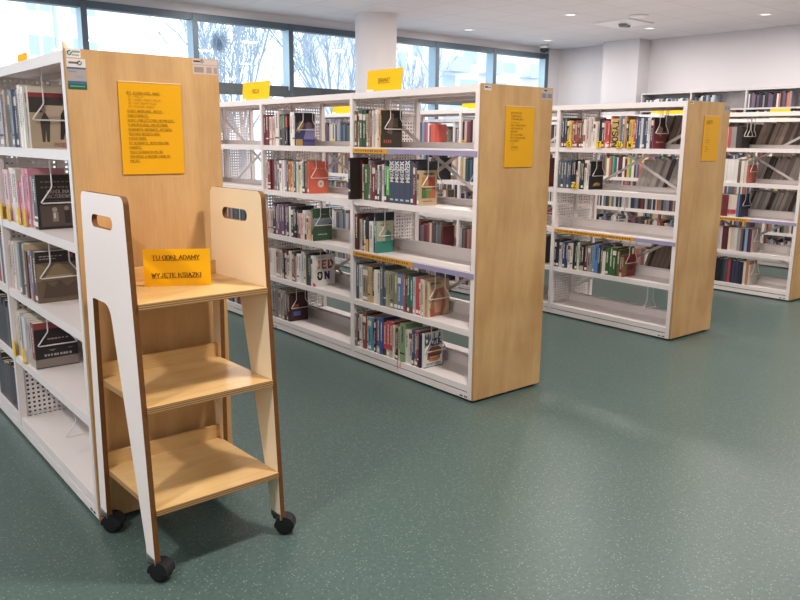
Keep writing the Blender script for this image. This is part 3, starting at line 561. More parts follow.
# ================================================================ BOOKS
BK = [M['print'], M['pages']]
def book_meshes(th, h, d, col, style, rnd, leaf='pages'):
    """spine at x = 0, thickness runs to -y, base at z = 0"""
    mb = MB(); c = lin(col); t = .0022
    soft = rnd.random() < .5
    mb.box(0, t, -th, 0, 0, h, c); mb.box(t, d, -t, 0, 0, h, c); mb.box(t, d, -th, -th+t, 0, h, c)
    pg = MB(); i = .001 if soft else .0035
    pg.box(t+.0005, d-i-.001, -th+t, -t, i, h-i, (1, 1, 1, 1))
    def sp(u0, u1, v0, v1, cc, off=.0005):      # patch on the spine: u across, v up (fractions)
        mb.face([(-off, -th*u0, h*v0), (-off, -th*u1, h*v0), (-off, -th*u1, h*v1), (-off, -th*u0, h*v1)], lin(cc) if isinstance(cc, str) else cc)
    lum = sum(c[:3])/3
    ink = 'e8e0d0' if lum < .22 else '2c2626'
    def vtext(s, v0, v1, cc, size=.62, off=.001, rising=False):     # text running down the spine
        if rising: lettering(mb, s, (-off, -th*.5-th*size/2, h*v0), (0, 0, 1), (0, 1, 0), th*size, lin(cc), wt=.2, align='l', width=h*(v1-v0))
        else: lettering(mb, s, (-off, -th*.5+th*size/2, h*v1), (0, 0, -1), (0, -1, 0), th*size, lin(cc), wt=.17, align='l', width=h*(v1-v0))
    def marks(v0, v1, cc, u0=.3, u1=.7):         # small unreadable lettering running down the spine
        v = v1
        while v > v0:
            l = rnd.uniform(.012, .03); sp(u0+rnd.uniform(0, .08), u1-rnd.uniform(0, .08), max(v-l, v0), v, cc, .0007); v -= l+rnd.uniform(.006, .018)
    q = rnd.random()
    if style == 'mro':
        pass
    elif style.startswith('tyson'): pass
    elif style == 'greent': marks(.55, .93, '86b84a', .25, .8)
    elif style == 'redt': sp(.1, .9, .6, .93, 'b8302c'); marks(.1, .5, 'b9a99a')
    elif style == 'redb': sp(.05, .95, .22, .45, 'b83a3a')
    elif style == 'orangebot': sp(0, 1, 0, .36, 'd99a34')
    else:
        if q < .45: marks(rnd.uniform(.3, .5), rnd.uniform(.85, .95), ink)
        elif q < .6: sp(0, 1, .74, .9, 'd9cfc0' if lum < .3 else '7a3a34'); marks(.25, .65, ink)
        elif q < .75: marks(.5, .92, ink); sp(0, 1, .2, .24, ink)
        elif q < .88: sp(0, 1, .0, .2, rnd.choice(['c9b89a', '4a4038', 'b9a9a0', '8a2f30'])); marks(.35, .9, ink)
        if rnd.random() < .4: sp(.08, .92, .05, .14, 'e9e4da', .0009)       # shelf mark sticker
    return mb, pg, sp, vtext

def cover_art(mb, th, h, d, key):
    """picture on the face turned to the aisle end (at y = -th)"""
    o = -th-.0006; k = [0]
    def r(u0, u1, v0, v1, c):
        k[0] += 1; y = o-.00025*k[0]
        mb.face([(d*u0, y, h*v0), (d*u1, y, h*v0), (d*u1, y, h*v1), (d*u0, y, h*v1)], lin(c))
    def poly(pts, c):
        k[0] += 1; y = o-.00025*k[0]
        mb.face([(d*u, y, h*v) for u, v in pts], lin(c))
    def disc(u, v, R, c, n=20): 
        k[0] += 1; y = o-.00025*k[0]
        mb.face([(d*u+R*math.cos(2*PI*i/n), y, h*v+R*math.sin(2*PI*i/n)) for i in range(n)], lin(c))
    def txt(s, u, v, hh, c, wt=.2, width=None, serif=False):
        k[0] += 1
        lettering(mb, s, (d*u, o-.00025*k[0], h*v), (1, 0, 0), (0, 0, 1), hh, lin(c), wt=wt, width=width, serif=serif)
    def dots(u0, u1, v, n, c, hh=.006):
        rr = random.Random(n)
        for i in range(n):
            a = u0+(u1-u0)*i/n; r(a, a+(u1-u0)/n*rr.uniform(.55, .9), v, v+hh/h, c)
    if key == 'cover1':
        r(0, 1, 0, 1, '3f362b'); poly([(.3, 1), (.9, 1), (.95, .4), (.55, .45)], '2a2420'); poly([(.25, .4), (.45, .95), (.6, .9), (.5, .35)], '7a5a52'); r(.55, .8, .55, .8, '54503a'); dots(.1, .5, .12, 4, 'a8493a', .02)
    elif key == 'cover2':
        r(0, 1, 0, 1, 'cbb083'); r(.14, .88, .2, .82, '7f6a2c'); r(.14, .5, .5, .82, 'c98f30'); r(.5, .88, .55, .82, 'b0422c'); r(.14, .4, .2, .42, '3f7a4a'); r(.4, .65, .2, .5, '8a7d36'); r(.65, .88, .2, .55, 'c05a30'); r(.35, .7, .42, .55, '8aa04a'); dots(.22, .82, .87, 9, '3a2f22', .012); dots(.2, .7, .1, 9, 'a05a40')
    elif key == 'cover3':
        r(0, 1, .37, 1, 'b9b59a'); r(0, 1, 0, .37, '2f8a78'); poly([(.5, .37), (.5, .6), (.65, .72), (.85, .62), (.85, .37)], '4f8f82'); dots(.2, .7, .86, 6, '6a6a5c'); dots(.3, .75, .3, 6, '1f5f56')
    elif key == 'cover4':
        r(0, 1, 0, 1, 'c2a178'); poly([(.2, .0), (.15, .3), (.35, .75), (.75, .8), (.85, .3), (.7, 0)], '9a6244'); poly([(.35, .1), (.3, .4), (.5, .7), (.68, .5), (.6, .1)], 'c08a68'); r(0, .12, 0, 1, 'd8c39c'); poly([(.15, 0), (.1, .25), (.3, .18), (.35, 0)], 'a04c2c'); dots(.15, .6, .9, 6, '5a4434', .01)
    elif key == 'cover5':
        r(0, 1, 0, 1, 'e6e1da'); txt('MA', .26, .78, .033, '3a5a86', .26, .055); txt('MA', .26, .60, .033, '3a5a86', .26, .055); txt('LA', .72, .80, .033, '3a5a86', .26, .055) ; txt('ZUR', .70, .62, .033, '3a5a86', .26, .07)
        poly([(.2, .36), (.25, .5), (.45, .58), (.75, .58), (.92, .5), (.95, .36)], '8a5430'); r(.22, .92, .32, .36, '4a3a50'); r(.2, .86, .22, .32, 'a8482e'); poly([(.25, .22), (.32, .16), (.75, .16), (.85, .22)], 'b98a4c'); r(.35, .75, .25, .29, 'c9a95a'); txt('APPETIZER', .52, .06, .011, '55504c', .2, .115); r(0, 1, .0, .02, '3a4a70')
    elif key == 'cover6':
        r(0, 1, 0, 1, '3a3f6a'); r(0, 1, .7, 1, '2a2530'); disc(.3, .66, .022, '8a6a58'); disc(.68, .62, .026, '7f5f58'); r(.0, .35, .0, .2, 'b8913a'); poly([(.0, .45), (.25, .75), (.4, .6), (.2, .4)], 'a5872f'); poly([(.4, .2), (.55, .55), (1, .55), (1, .2)], '7a76a8'); r(.35, 1, .02, .12, '4a4f8a')
    elif key == 'cover7':
        r(0, 1, 0, 1, 'd5552d'); dots(.2, .85, .78, 9, 'e6b79a', .004); disc(.6, .3, .026, 'd9c9be'); disc(.6, .3, .009, 'a08f86')
    elif key == 'cover8':
        r(0, 1, 0, 1, '3a5a40'); r(.0, 1, .42, .68, '7f8f98'); poly([(0, .42), (.3, .5), (.6, .45), (1, .55), (1, .40), (0, .38)], '4a5a3a'); poly([(0, .68), (.4, .6), (1, .66), (1, .7), (0, .7)], '98a5aa'); dots(.25, .75, .18, 8, 'b9c0b0', .006); dots(.35, .7, .8, 5, '8fa590', .006)
    elif key == 'cover9':
        r(0, 1, 0, 1, 'eeeae4'); txt('J', .26, .58, .050, 'd98a34', .3, .02); txt('E', .52, .58, .050, 'd9552f', .3, .028); txt('D', .80, .58, .050, 'c8323c', .3, .030); txt('O', .32, .22, .050, '2d3330', .3, .03); txt('N', .64, .22, .050, '3b3a78', .3, .03); r(.2, .4, .34, .37, 'c9a83a'); dots(.25, .6, .92, 6, '6a6a6a', .004); poly([(0, 0), (0, .14), (.12, .06), (.12, 0)], 'd04060')
    elif key == 'cover10':
        r(0, 1, 0, 1, '4a222c'); r(.15, .5, .45, .58, 'b05a34'); r(.2, .6, .18, .33, '4a6ab0'); r(.1, .9, .88, .94, '2f151c'); r(.1, .14, .1, .9, '6a3a40')
    elif key == 'cover11':
        r(0, 1, 0, 1, '7f2a30'); r(0, 1, .6, 1, '3a2a2c'); poly([(.2, .55), (.4, .8), (.7, .7), (.6, .4)], 'b08a80'); dots(.2, .8, .2, 6, 'c9a0a0', .01)
    elif key == 'cover12':
        r(0, 1, 0, 1, '262324'); poly([(.25, .2), (.5, .26), (.8, .2), (.75, .14), (.3, .14)], 'c09a34'); dots(.2, .8, .12, 7, 'a8832c', .01); dots(.2, .8, .84, 6, '6a5a40', .006)
    elif key == 'cover13':
        r(0, 1, 0, 1, '8f2c28'); poly([(0, 0), (0, .9), (.3, .6), (.25, .1)], '7a6a30'); r(.4, .8, .3, .5, '5f1f20')
    elif key == 'cover19':
        r(0, 1, 0, 1, 'b5a184'); r(0, 1, .90, 1, 'e3d2ba'); r(0, 1, .83, .90, '9a3038'); r(0, .75, .58, .83, '4a4440'); r(.3, 1, .52, .70, 'c6b096'); poly([(.22, .1), (.2, .45), (.3, .6), (.4, .45), (.36, .1), (.31, .1), (.3, .3), (.27, .1)], '4c443f'); disc(.29, .62, .009, 'a58872')
        poly([(.58, .14), (.62, .55), (.7, .66), (.82, .62), (.86, .4), (.8, .12), (.74, .12), (.72, .35), (.64, .14)], '332c2b'); disc(.72, .70, .010, 'b0907a'); txt('RODZINA', .72, .03, .011, 'c8432f', .2, .10)
    elif key == 'cover20':
        r(0, 1, 0, 1, '37302d'); txt('KAROLINA', .46, .66, .013, 'b3a69c', .16, .085, True); txt('KACZOROWSKA', .52, .575, .013, 'b3a69c', .16, .125, True); r(.08, .92, .52, .525, '6f635a'); dots(.1, .8, .86, 8, '7a6a60', .005); dots(.1, .7, .76, 7, '7a6a60', .006); r(.05, .95, .05, .45, '5c4e46'); disc(.35, .36, .010, 'a8968a'); disc(.6, .38, .009, '9a887c'); disc(.8, .35, .010, '98867a'); r(.3, .42, .14, .32, '8f8078'); r(.55, .68, .1, .34, '3d3431'); r(.32, .36, .2, .3, 'd8ccc0')
    elif key == 'cover21':
        r(0, 1, 0, 1, '75604a'); r(0, 1, .78, 1, '332c2a'); dots(.08, .6, .9, 6, 'a59a90', .004); dots(.08, .45, .85, 5, 'a59a90', .004); r(.7, .82, .86, .93, 'a8303a'); poly([(0, .78), (.25, .7), (.5, .76), (.8, .7), (1, .78), (1, .45), (0, .42)], '8f7858'); poly([(.1, .1), (.2, .4), (.35, .3), (.5, .42), (.65, .3), (.85, .4), (.95, .1)], '58483a'); r(.2, .8, .5, .53, 'b09a78')
    elif key == 'cover22':
        r(0, 1, 0, 1, '2f2527'); r(0, 1, .86, 1, '8f3030'); r(0, 1, .02, .4, '8a7c74'); poly([(0, .4), (.2, .44), (.4, .36), (.6, .45), (.8, .38), (1, .42), (1, .22), (0, .2)], '2c2628'); dots(.3, .8, .62, 6, '9a8888', .006); dots(.2, .85, .26, 9, 'b0a49a', .01)
COVERTXT = {'cover1': 'dark book with pink faces on cover', 'cover2': 'tan book with colourful cover', 'cover3': 'beige and teal face-out book', 'cover4': 'tan face-out book with brown portrait', 'cover5': 'white book with burger cover', 'cover6': 'dark blue face-out book', 'cover7': 'orange-red book with white circle', 'cover8': 'green book with landscape cover', 'cover9': 'white book with colourful JED ON cover', 'cover10': 'maroon face-out book', 'cover11': 'dark red face-out book', 'cover12': 'black book with gold lettering', 'cover13': 'small red face-out book', 'cover19': 'book with old photograph of two figures', 'cover20': 'dark book with grey serif title', 'cover21': 'brown landscape cover book', 'cover22': 'dark book with grey picture'}
CNAME = {1: 'leftmost bookcase', 2: 'middle bookcase', 3: 'third bookcase'}
BAY = {0: 'near bay', 1: 'second bay'}
SNAME = ['bottom', 'fourth', 'third', 'second', 'top']
for n, bay, row, ys, spec in ROWS:
    if n == 4: continue
    bx, by = CASES[n]; rnd = random.Random(n*100+bay*10+row)
    y = by+min(ys, (bay+1)*W-.018); ymin = by+ys
    items = [t.split(':') for t in spec.split()]
    ycur = by+ys; idx = 0
    for it in items:
        th = int(it[0])/1000; h = float(it[1])/100; col = it[2]; st = it[3] if len(it) > 3 else ''
        ya = ycur; ycur -= th
        if st != 'protr' and ya > by+(bay+1)*W-.012:
            if ycur > by+(bay+1)*W-.03: continue
            ya = by+(bay+1)*W-.018; th = ya-ycur
        th = max(th-.0006, .005); idx += 1
        d = .152+rnd.uniform(-.012, .008); d = min(d, h*.74)
        if st.startswith('cover'): d = {'cover4': .172, 'cover9': .19, 'cover6': .16, 'cover5': .155, 'cover2': .139, 'cover3': .137, 'cover19': .19, 'cover20': .185, 'cover21': .185, 'cover22': .185}.get(st, .16)
        mb, pg, sp, vtext = book_meshes(th, h, d, col, st, rnd)
        if st == 'mro': vtext('MROŻEK', .50, .96, 'efe8e6', .66, rising=True); sp(.2, .8, .06, .1, 'b9c0c8')
        if st == 'tyson': pass
        if st == 'tyson2': vtext('TYSON', .05, .93, '2d2620', .74)
        if st.startswith('cover'): cover_art(mb, th, h, d, st)
        inset = {'protr': -.055}.get(st, .010+rnd.uniform(0, .012))
        if st in ('cover1', 'mro'): inset = .012
        o = mb.build('book', BK, None); o.location = (bx+inset, ya, SHELF[row]+.0004)
        if st.startswith('cover') and st in COVERTXT:
            lab = f"{COVERTXT[st]}, {SNAME[row]} shelf, {BAY[bay]} of {CNAME[n]}"
        elif st == 'mro':
            lab = f"navy MRO\u017bEK volume, {ordinal(idx)} from left on {SNAME[row]} shelf, {BAY[bay]} of {CNAME[n]}"
        else:
            lab = f"{cname(col)} book, {ordinal(idx)} from left on {SNAME[row]} shelf, {BAY[bay]} of {CNAME[n]}"
        tag(o, lab, 'book', f"books on the {SNAME[row]} shelf, {BAY[bay]} of the {CNAME[n]}")
        pg.build('pages', M['pages'], o)
        if n == 2 and row == 0 and bay == 0 and idx in (19, 20):
            rb = MB(); rb.tube([(.002, -th*.5, .003), (-.015, -th*.5, .002), (-.0165, -th*.5, -.02), (-.017, -th*.55, -.06 if idx == 19 else -.03)], .0018, 4, lin('b02a34')); rb.build('ribbon', M['matte'], o)
# books lying flat on top of others
def flat_book(x, y, z, d, w, th, col, label, g):
    mb, pg, sp, vt = book_meshes(th, w, d, col, '', random.Random(int(y*1000)))
    o = mb.build('book', BK); o.matrix_world = Matrix.Translation((x, y, z)) @ Matrix.Rotation(PI/2, 4, 'X'); tag(o, label, 'book', g); pg.build('pages', M['pages'], o)

# ---- all the other books glimpsed through gaps, on far faces and on the wall: too many and too small to count
ST = MB(); PAL = ['3b3a42', '6b2a30', '2f3a52', 'c9bfb4', '8a8378', '4f6a80', 'a5503f', '55515a', 'd8cdbd', '2a2a30', '7a6a5c', '3f5a4a', '8f3a48', 'b9b0b4', '5a4a60', 'c9a060', '24344a', '9a8f96', 'b8b0a0', '6a7f98']
def sbook(x, y, z, th, h, d, col, rev=False, lean=0, fore=None):
    T = Matrix.Translation((x, y, z)) @ (Matrix.Rotation(PI, 4, 'Z') if rev else Matrix.Identity(4)) @ Matrix.Rotation(lean, 4, 'X')
    c = lin(col)
    ST.box(0, d, -th, 0, 0, h, c, 0, T)
    ST.box(.004, d-.002, -th+.003, -.003, .004, h+.0005, (1, 1, 1, 1), 1, T)
    ST.box(d-.006, d+.0006, -th+.0028, -.0028, .004, h-.004, lin(fore) if fore else (1, 1, 1, 1), 0 if fore else 1, T)
def fill(n, bay, row, f0, f1, seed, pal=PAL, rev=False, hr=(.19, .24), lean=0, thick=(.014, .034), tabs=0):
    rnd = random.Random(seed); bx, by = CASES[n]
    a, b = by+bay*W+.02, by+(bay+1)*W-.02
    y = b-(b-a)*f0; e = b-(b-a)*f1
    while y > e:
        th = rnd.uniform(*thick); h = rnd.uniform(*hr); col = rnd.choice(pal)
        if y-th < a: break
        if rev: sbook(bx+D-.015, y-th, SHELF[row], th-.001, h, .15, col, True, lean)
        else: sbook(bx+.014, y, SHELF[row], th-.001, h, .155, col, False, lean)
        y -= th/max(.5, math.cos(lean))
GREY = ['c9c0b8', 'd5cbc4', 'bab0aa', 'ddd3cb', '9b8f88', 'c3b8af', '5a5250', 'cfc5bd']
BRN = ['a08a7c', '8f7c6e', 'b59c8a', '6a5a52', '9d897b', '5a4d48']
LN = -.30
for row, f0, f1, pal in ((4, .52, 1, BRN), (3, .44, .97, GREY), (1, .55, .97, BRN)): 
    rnd = random.Random(row); bx, by = CASES[3]; y = by+W-.02-(W-.04)*f0; e = by+W-.02-(W-.04)*f1
    while y > e+.10:
        th = rnd.uniform(.022, .045); sbook(bx+D-.015, y-th, SHELF[row]+.004, th-.002, rnd.uniform(.225, .25), .17, rnd.choice(pal), True, LN, rnd.choice(pal)); y -= th/math.cos(LN)
for row, f0, f1, pal in ((4, .0, 1, BRN), (3, .42, 1, GREY), (2, .35, .95, GREY), (1, 0, .12, BRN)):
    rnd = random.Random(40+row); bx, by = CASES[4]; y = by+W-.02-(W-.04)*f0; e = by+W-.02-(W-.04)*f1
    while y > e+.10:
        th = rnd.uniform(.025, .05); sbook(bx+D-.015, y-th, SHELF[row]+.004, th-.002, rnd.uniform(.225, .255), .17, rnd.choice(pal), True, LN, rnd.choice(pal)); y -= th/math.cos(LN)
fill(2, 1, 1, .62, .98, 77, BRN+['232026'], True)
# near bay of the fourth bookcase: the part right of the third bookcase's end
for n, bay, row, ys, spec in ROWS:
    if n != 4: continue
    bx, by = CASES[4]; y = by+ys; rnd = random.Random(row+400)
    for it in [t.split(':') for t in spec.split()]:
        th = int(it[0])/1000; h = float(it[1])/100
        sbook(bx+.012+rnd.uniform(0, .01), y, SHELF[row], th-.001, h, .155, it[2])
        if len(it) > 3 and it[3] == 'redb': ST.face([(bx+.011, y-.001, SHELF[row]+.03), (bx+.011, y-th+.002, SHELF[row]+.03), (bx+.011, y-th+.002, SHELF[row]+.07), (bx+.011, y-.001, SHELF[row]+.07)], lin('b8323a'))
        y -= th
for row, f1 in ((4, .24), (3, .26), (2, .28), (1, .25), (0, .25)): fill(4, 0, row, 0, f1, 900+row)
BRT = ['c9bfb4', 'd9cfc4', 'a5303a', '4fa04a', 'd9a93a', 'c95a34', '3f5a80', 'e0d8d0', '55303a', '8a8f98']
for bay in (1, 2, 3, 4):
    for row in range(5):
        fill(4, bay, row, 0, [.8, .9, .95, .92, .9][row], bay*10+row+500, BRT if bay == 1 and row == 3 else PAL)
for bay in (1, 2, 3, 4):
    for row in range(5):
        0 if (row == 4 and bay in (1, 2)) else fill(3, bay, row, 0, [.75, .8, .88, .8, .86][(row+bay) % 5], bay*10+row+700)
for bay in (0, 1, 2, 3):
    for row in range(5):
        fill(5, bay, row, 0, [.55, .75, .85, .85, .8][(row+bay) % 5], bay*10+row+800)
for bay, f, its in ((2, .49, '.03:.22:5a3a48 .035:.22:5f93b5 .03:.2:a04a5a .025:.22:b0607a .02:.21:e6dedd .02:.19:7a3038 .03:.2:c8482f .03:.2:cf4a34'), (1, 0, '.025:.22:3a3038 .03:.22:c9b0a8 .02:.22:8f3a48 .03:.22:6f2a38 .03:.23:2a2428 .022:.23:e3dbd6 .03:.22:2c2a30 .03:.2:5a4a50 .03:.22:3a4458 .03:.21:b5a59a'), (2, .0, '.03:.2:4a5568 .03:.22:2f3540 .03:.21:a53a40 .03:.21:b0a8a0 .03:.2:4f6a88 .03:.22:7a6f6a .03:.21:2d3a35 .03:.2:c9a050 .03:.22:5a3a48')):
    y = CASES[3][1]+(bay+1)*W-.02-(W-.04)*f
    for it in its.split():
        th, h, c = it.split(':'); sbook(CASES[3][0]+.015, y, SHELF[4], float(th)-.001, float(h), .155, c); y -= float(th)
fill(2, 2, 4, .0, .06, 3); fill(2, 2, 3, .0, .08, 4)
for row in (2, 1, 0): fill(2, 2, row, .1, .7, 30+row)
fill(1, 1, 4, 0, .8, 11); fill(1, 1, 3, 0, .8, 12); fill(1, 1, 2, .05, 1, 13, ['7a3038', 'a33a3a', '8a8f98', 'd0c8c4', '3a3438', 'b5a8a0']); fill(1, 1, 1, .1, 1, 14, ['3a3438', '4a4448', '2c2a2e', '6a5f60']); fill(1, 1, 0, .6, .97, 15, ['3a3438', '4a4448'])
# wall shelving along the right wall
wc = empty('wall_shelving', (XR-.302, 2.2, 0)); tag(wc, 'grey wall shelving along the right wall with rows of books, far right back', 'shelving')
WB = [0, .87, 1.74, 2.61, 3.47, 4.33, 5.19]
WZ = [.09, .36, .63, .90, 1.17, 1.44, 1.69, 1.935]
mb = MB(); mb.box(.285, .3, 0, 5.19, .02, 2.2); mb.build('back_panel', M['plaster_grey'], wc)
mb = MB(); mb.box(0, .3, 0, 5.19, 2.18, 2.205); mb.build('top_panel', M['plaster_grey'], wc)
mb = MB(); mb.box(.03, .28, 0, 5.19, 0, .08); mb.build('base_plinth', M['plaster_grey'], wc)
for y in WB:
    mb = MB(); mb.box(0, .285, y-.012, y+.012, 0, 2.18); mb.build('upright', M['plaster_grey'], wc)
for a, b in zip(WB, WB[1:]):
    for z in WZ:
        mb = MB(); mb.box(0, .285, a+.012, b-.012, z-.025, z); mb.build('shelf', M['plaster_grey'], wc)
def wfill(k, z, f0, f1, seed, pal, hr=(.17, .21)):
    rnd = random.Random(seed); a, b = 2.2+WB[k]+.014, 2.2+WB[k+1]-.014; y = b-(b-a)*f0; e = b-(b-a)*f1
    while y > e:
        th = rnd.uniform(.016, .034)
        if y-th < a: break
        sbook(XR-.302+.02, y, z, th-.001, rnd.uniform(*hr), .15, rnd.choice(pal)); y -= th
BLU = ['2f3a48', '3f5266', '5a6f84', 'c9d0d6', '20262e', '6a6f78', '8fa0b0', '3a3a44']
MIX = ['2f2a38', '3b3f55', '5a4a60', 'b5603a', '8a7f88', 'c9bfc4', '23232c', '6b5a6a', '4f3a48']
wfill(5, 1.935, .03, .97, 1, BLU, (.15, .18)); wfill(4, 1.935, .02, .42, 2, BLU+['b9b9bc'], (.16, .2)); wfill(3, 1.935, .02, .74, 3, MIX); wfill(2, 1.935, .02, .9, 4, MIX)
for k in range(6):
    for z in WZ[3:-1]: wfill(k, z, .02, .85, k*7+int(z*100), PAL)
for yb, c in ((3.6, 'x'),):
    pass
so = ST.build('shelved_books', BK); tag(so, 'many more books on the back faces, farther bookcases and wall shelving, seen small', 'books', None, 'stuff')

# ================================================================ WIRE BOOK SUPPORTS
def hanger_mesh(wt=.078, wb=.17, drop=.215, fl=.062):
    pts = [(-.0+.1-wt/2, .05, 0), (.1-wt/2, .012, 0), (.1-wt/2, .003, -.006), (.1-wt/2, 0, -.016), (.1-wt/2, 0, -(drop-fl)+.006), (.1-wt/2-.004, 0, -(drop-fl)-.004), (.1-wb/2+.006, 0, -drop+.010), (.1-wb/2+.001, 0, -drop+.004), (.1-wb/2+.007, 0, -drop)]
    P = pts + [(.2-x, y, z) for x, y, z in pts[::-1]]
    mb = MB(); mb.tube(P, .0031, 6); return mb.mesh('book_support', M['wire'])
HG = hanger_mesh()
def hanger(n, y, row, label, rev=False, rot=0):
    bx, by = CASES[n]; top = (SHELF[row+1]-.004 if row < 4 else H-.006)
    o = place('book_support', HG, None, (bx+.01 if not rev else bx+D-.01, y, top), (0, 0, rot + (PI if rev else 0)))
    tag(o, label, 'book support', 'hanging wire book supports')
HL = 'hanging wire book support, {} shelf, {} of {}'
ROWEND = {}
for n, bay, row, ys, spec in ROWS:
    ROWEND[(n, bay, row)] = CASES[n][1]+ys-sum(int(t.split(':')[0]) for t in spec.split())/1000
for (n, bay, row), y in ROWEND.items():
    nm = CNAME.get(n, 'bookcase at right picture edge')
    hanger(n, y-.012, row, HL.format(SNAME[row], BAY[bay], nm))
hanger(1, CASES[1][1]+.47, 0, HL.format('empty bottom', 'near bay', CNAME[1]))
hanger(3, 3.56, 2, HL.format('empty third', 'near bay', CNAME[3])); hanger(3, 3.25, 0, HL.format('empty bottom', 'near bay', CNAME[3]))
for n, y, row, s in ((2, 3.02, 4, 'top'), (3, 3.2, 2, 'third'), (3, 3.45, 4, 'top'), (2, 3.35, 3, 'second')):
    hanger(n, y, row, f'wire book support on rear side, {s} shelf, near bay of {CNAME[n]}', True)
for n, bay, row, f in ((3, 2, 4, .68), (3, 1, 2, .9), (3, 2, 2, .9), (4, 0, 4, .5), (4, 1, 3, .85), (4, 1, 2, .9)):
    nm = 'third bookcase' if n == 3 else 'bookcase at right picture edge'
    hanger(n, CASES[n][1]+(bay+1)*W-.02-(W-.04)*f, row, f'wire book support on {SNAME[row]} shelf, {["near", "second", "third bay from near end"][bay]} bay, {nm}' if bay < 2 else f'wire book support on {SNAME[row]} shelf, third bay of {nm}')

# ================================================================ CARDS, NOTICES, SIGNS
YEL = 'f2b90f'
def tab(n, y, row, ch, label, x=-.004, w=.046, h=.05, lip=False):
    bx, by = CASES[n]
    e = empty('index_tab', (bx+x, y, SHELF[row]+.0005)); tag(e, label, 'index tab', 'yellow letter tabs on the shelves')
    mb = MB(); mb.box(0, .0015, -w/2, w/2, 0, h, lin('f0c418')); mb.box(0, .02, -w/2, w/2, 0, .0012, lin('f0c418')); mb.build('card', M['matte'], e)
    if ch:
        mb = MB(); lettering(mb, ch, (-.0007, 0, h*.2), (0, -1, 0), (0, 0, 1), h*.6, lin('201a10'), wt=.19); mb.build('letter', M['matte'], e)
tab(3, 4.017, 4, 'S', 'yellow index tab with letter S, top shelf of the third bookcase')
tab(3, 3.726, 4, 'T', 'yellow index tab with letter T, top shelf of the third bookcase')
tab(3, 3.539, 4, 'U', 'yellow index tab with letter U, top shelf of the third bookcase')
tab(3, 3.447, 4, 'W', 'yellow index tab with letter W, top shelf of the third bookcase', w=.05)
tab(3, 3.935, 3, 'Z', 'yellow index tab with letter Z, second shelf of the third bookcase')
tab(3, 5.23, 4, 'R', 'yellow index tab seen through the middle bookcase near its plywood end, top shelf')
tab(3, 5.74, 2, 'P', 'yellow index tab with letter P seen through the middle bookcase, third shelf')
tab(3, 5.21, 2, 'P', 'yellow index tab at the upright, third shelf, seen through the middle bookcase')
tab(3, 7.35, 4, '', 'yellow index tab seen through the second bay of the middle bookcase')
for i, y in enumerate((3.894, 3.77, 3.578, 3.484)):
    tab(1, y, 3, '', ['first', 'second', 'third', 'fourth'][i] + ' yellow tab from the left, second shelf of the leftmost bookcase', w=.036, h=.072)
for i, y in enumerate((3.90, 3.728)):
    tab(1, y, 1, '', ['left', 'right'][i] + ' yellow tab of the two on the fourth shelf of the leftmost bookcase', w=.036, h=.072)

def notice(n, x0, x1, z0, z1, lines, label, inset=.06):
    bx, by = CASES[n]
    e = empty('notice', (bx, by-.0003, 0)); tag(e, label, 'notice')
    mb = MB(); mb.box(x0, x1, -.004, -.001, z0, z1, lin('e6a612')); mb.build('card', M['strip'], e)
    mb = MB(); mb.box(x0, x1, -.0055, -.004, z1-.003, z1, lin('e8d9b0')); mb.build('sleeve_edge', M['strip'], e)
    mb = MB()
    for s, fx, fz, hh, bold, ul in lines:
        lettering(mb, s, (x0+(x1-x0)*fx, -.0062, z0+(z1-z0)*fz), (1, 0, 0), (0, 0, 1), hh, lin('634512' if bold else '94721e'), wt=.12 if bold else .1, align='l', underline=ul, serif=bold)
    mb.build('printed_text', M['strip'], e)
def fit(lines, top, step, hh, fx, widths=None): pass
T1 = ['BEZ JĘZYKA OGÓL. MONO.', '82-1 POEZJA', '82-1 RÓŻNE, PRZEKŁ. POLSKI', '82-2 GAT. DRAMATYCZNY', '82-3 POWIEŚĆ, NOWELE', 'R(82) ANTOLOGIE, WSTĘP,', 'CHRESTOMATIE,', 'R(82) PUBLICYSTYKA, REPORTAŻE,', '9 ARCHEOLOGIA, PREHISTORIA,', 'GEOGRAFIA, BIOGRAFIE, HISTORIA,', '902/904 ARCHEOLOGIA,', 'PREHISTORIA,', '91 GEOGRAFIA, OPISY KRAJÓW,', 'PODRÓŻE,', '910.2 GEOGRAFIA POLSKI', '929 BIOGR. B WSPOM. PAMIĘTN.', 'POLICE,']
L1 = []; z = .868
for i, s in enumerate(T1):
    bold = not 1 <= i <= 4
    L1.append((s, .12 if bold else .145, z, .0075 if bold else .0062, bold, bold)); z -= .036 if (i < 4) else .049
notice(1, .170, .400, 1.306, 1.630, L1, 'yellow typed notice in a clear sleeve on the leftmost plywood end, above the trolley')
T2 = ['82 LITERATURA', 'PIĘKNA POLSKA', 'LITERATURA OBCA', '82-1 POEZJA ITD.', 'R(82) PUBLICYSTYKA', 'R(82) REPORTAŻE', 'ANTOLOGIE', '821 LITER. POWSZ.', '821 LITERATURA OBCA', '821 POWIEŚĆ', '-1 TOM', '-2 TOM', '-3 POWIEŚĆ', '-4 ESEJ, SZKICE']
L2 = []; z = .875
for i, s in enumerate(T2):
    bold = not (i == 3 or i > 9 and i != 12)
    L2.append((s, .17, z, .0082 if bold else .006, bold, False)); z -= .05 if i < 9 else .036
notice(2, .178, .404, 1.297, 1.62, L2, 'yellow typed notice on the plywood end of the middle bookcase')
L3 = [(s, .12, .86-.045*i, .011, True, False) for i, s in enumerate(['LITERATURA', 'PIĘKNA S-Z'])] + [(s, .16, .70-.05*i, .006, i > 4, False) for i, s in enumerate(['82-3 PROZA', '82-31', '82-32', '82-34', 'A-K', 'POWIEŚĆ OBYCZ.', 'POWIEŚĆ HIST.', 'L-Z', 'POWIEŚĆ', 'OPOWIADANIA', 'NOWELE'])]
notice(3, .206, .416, 1.308, 1.628, L3, 'yellow typed notice on the plywood end of the third bookcase')

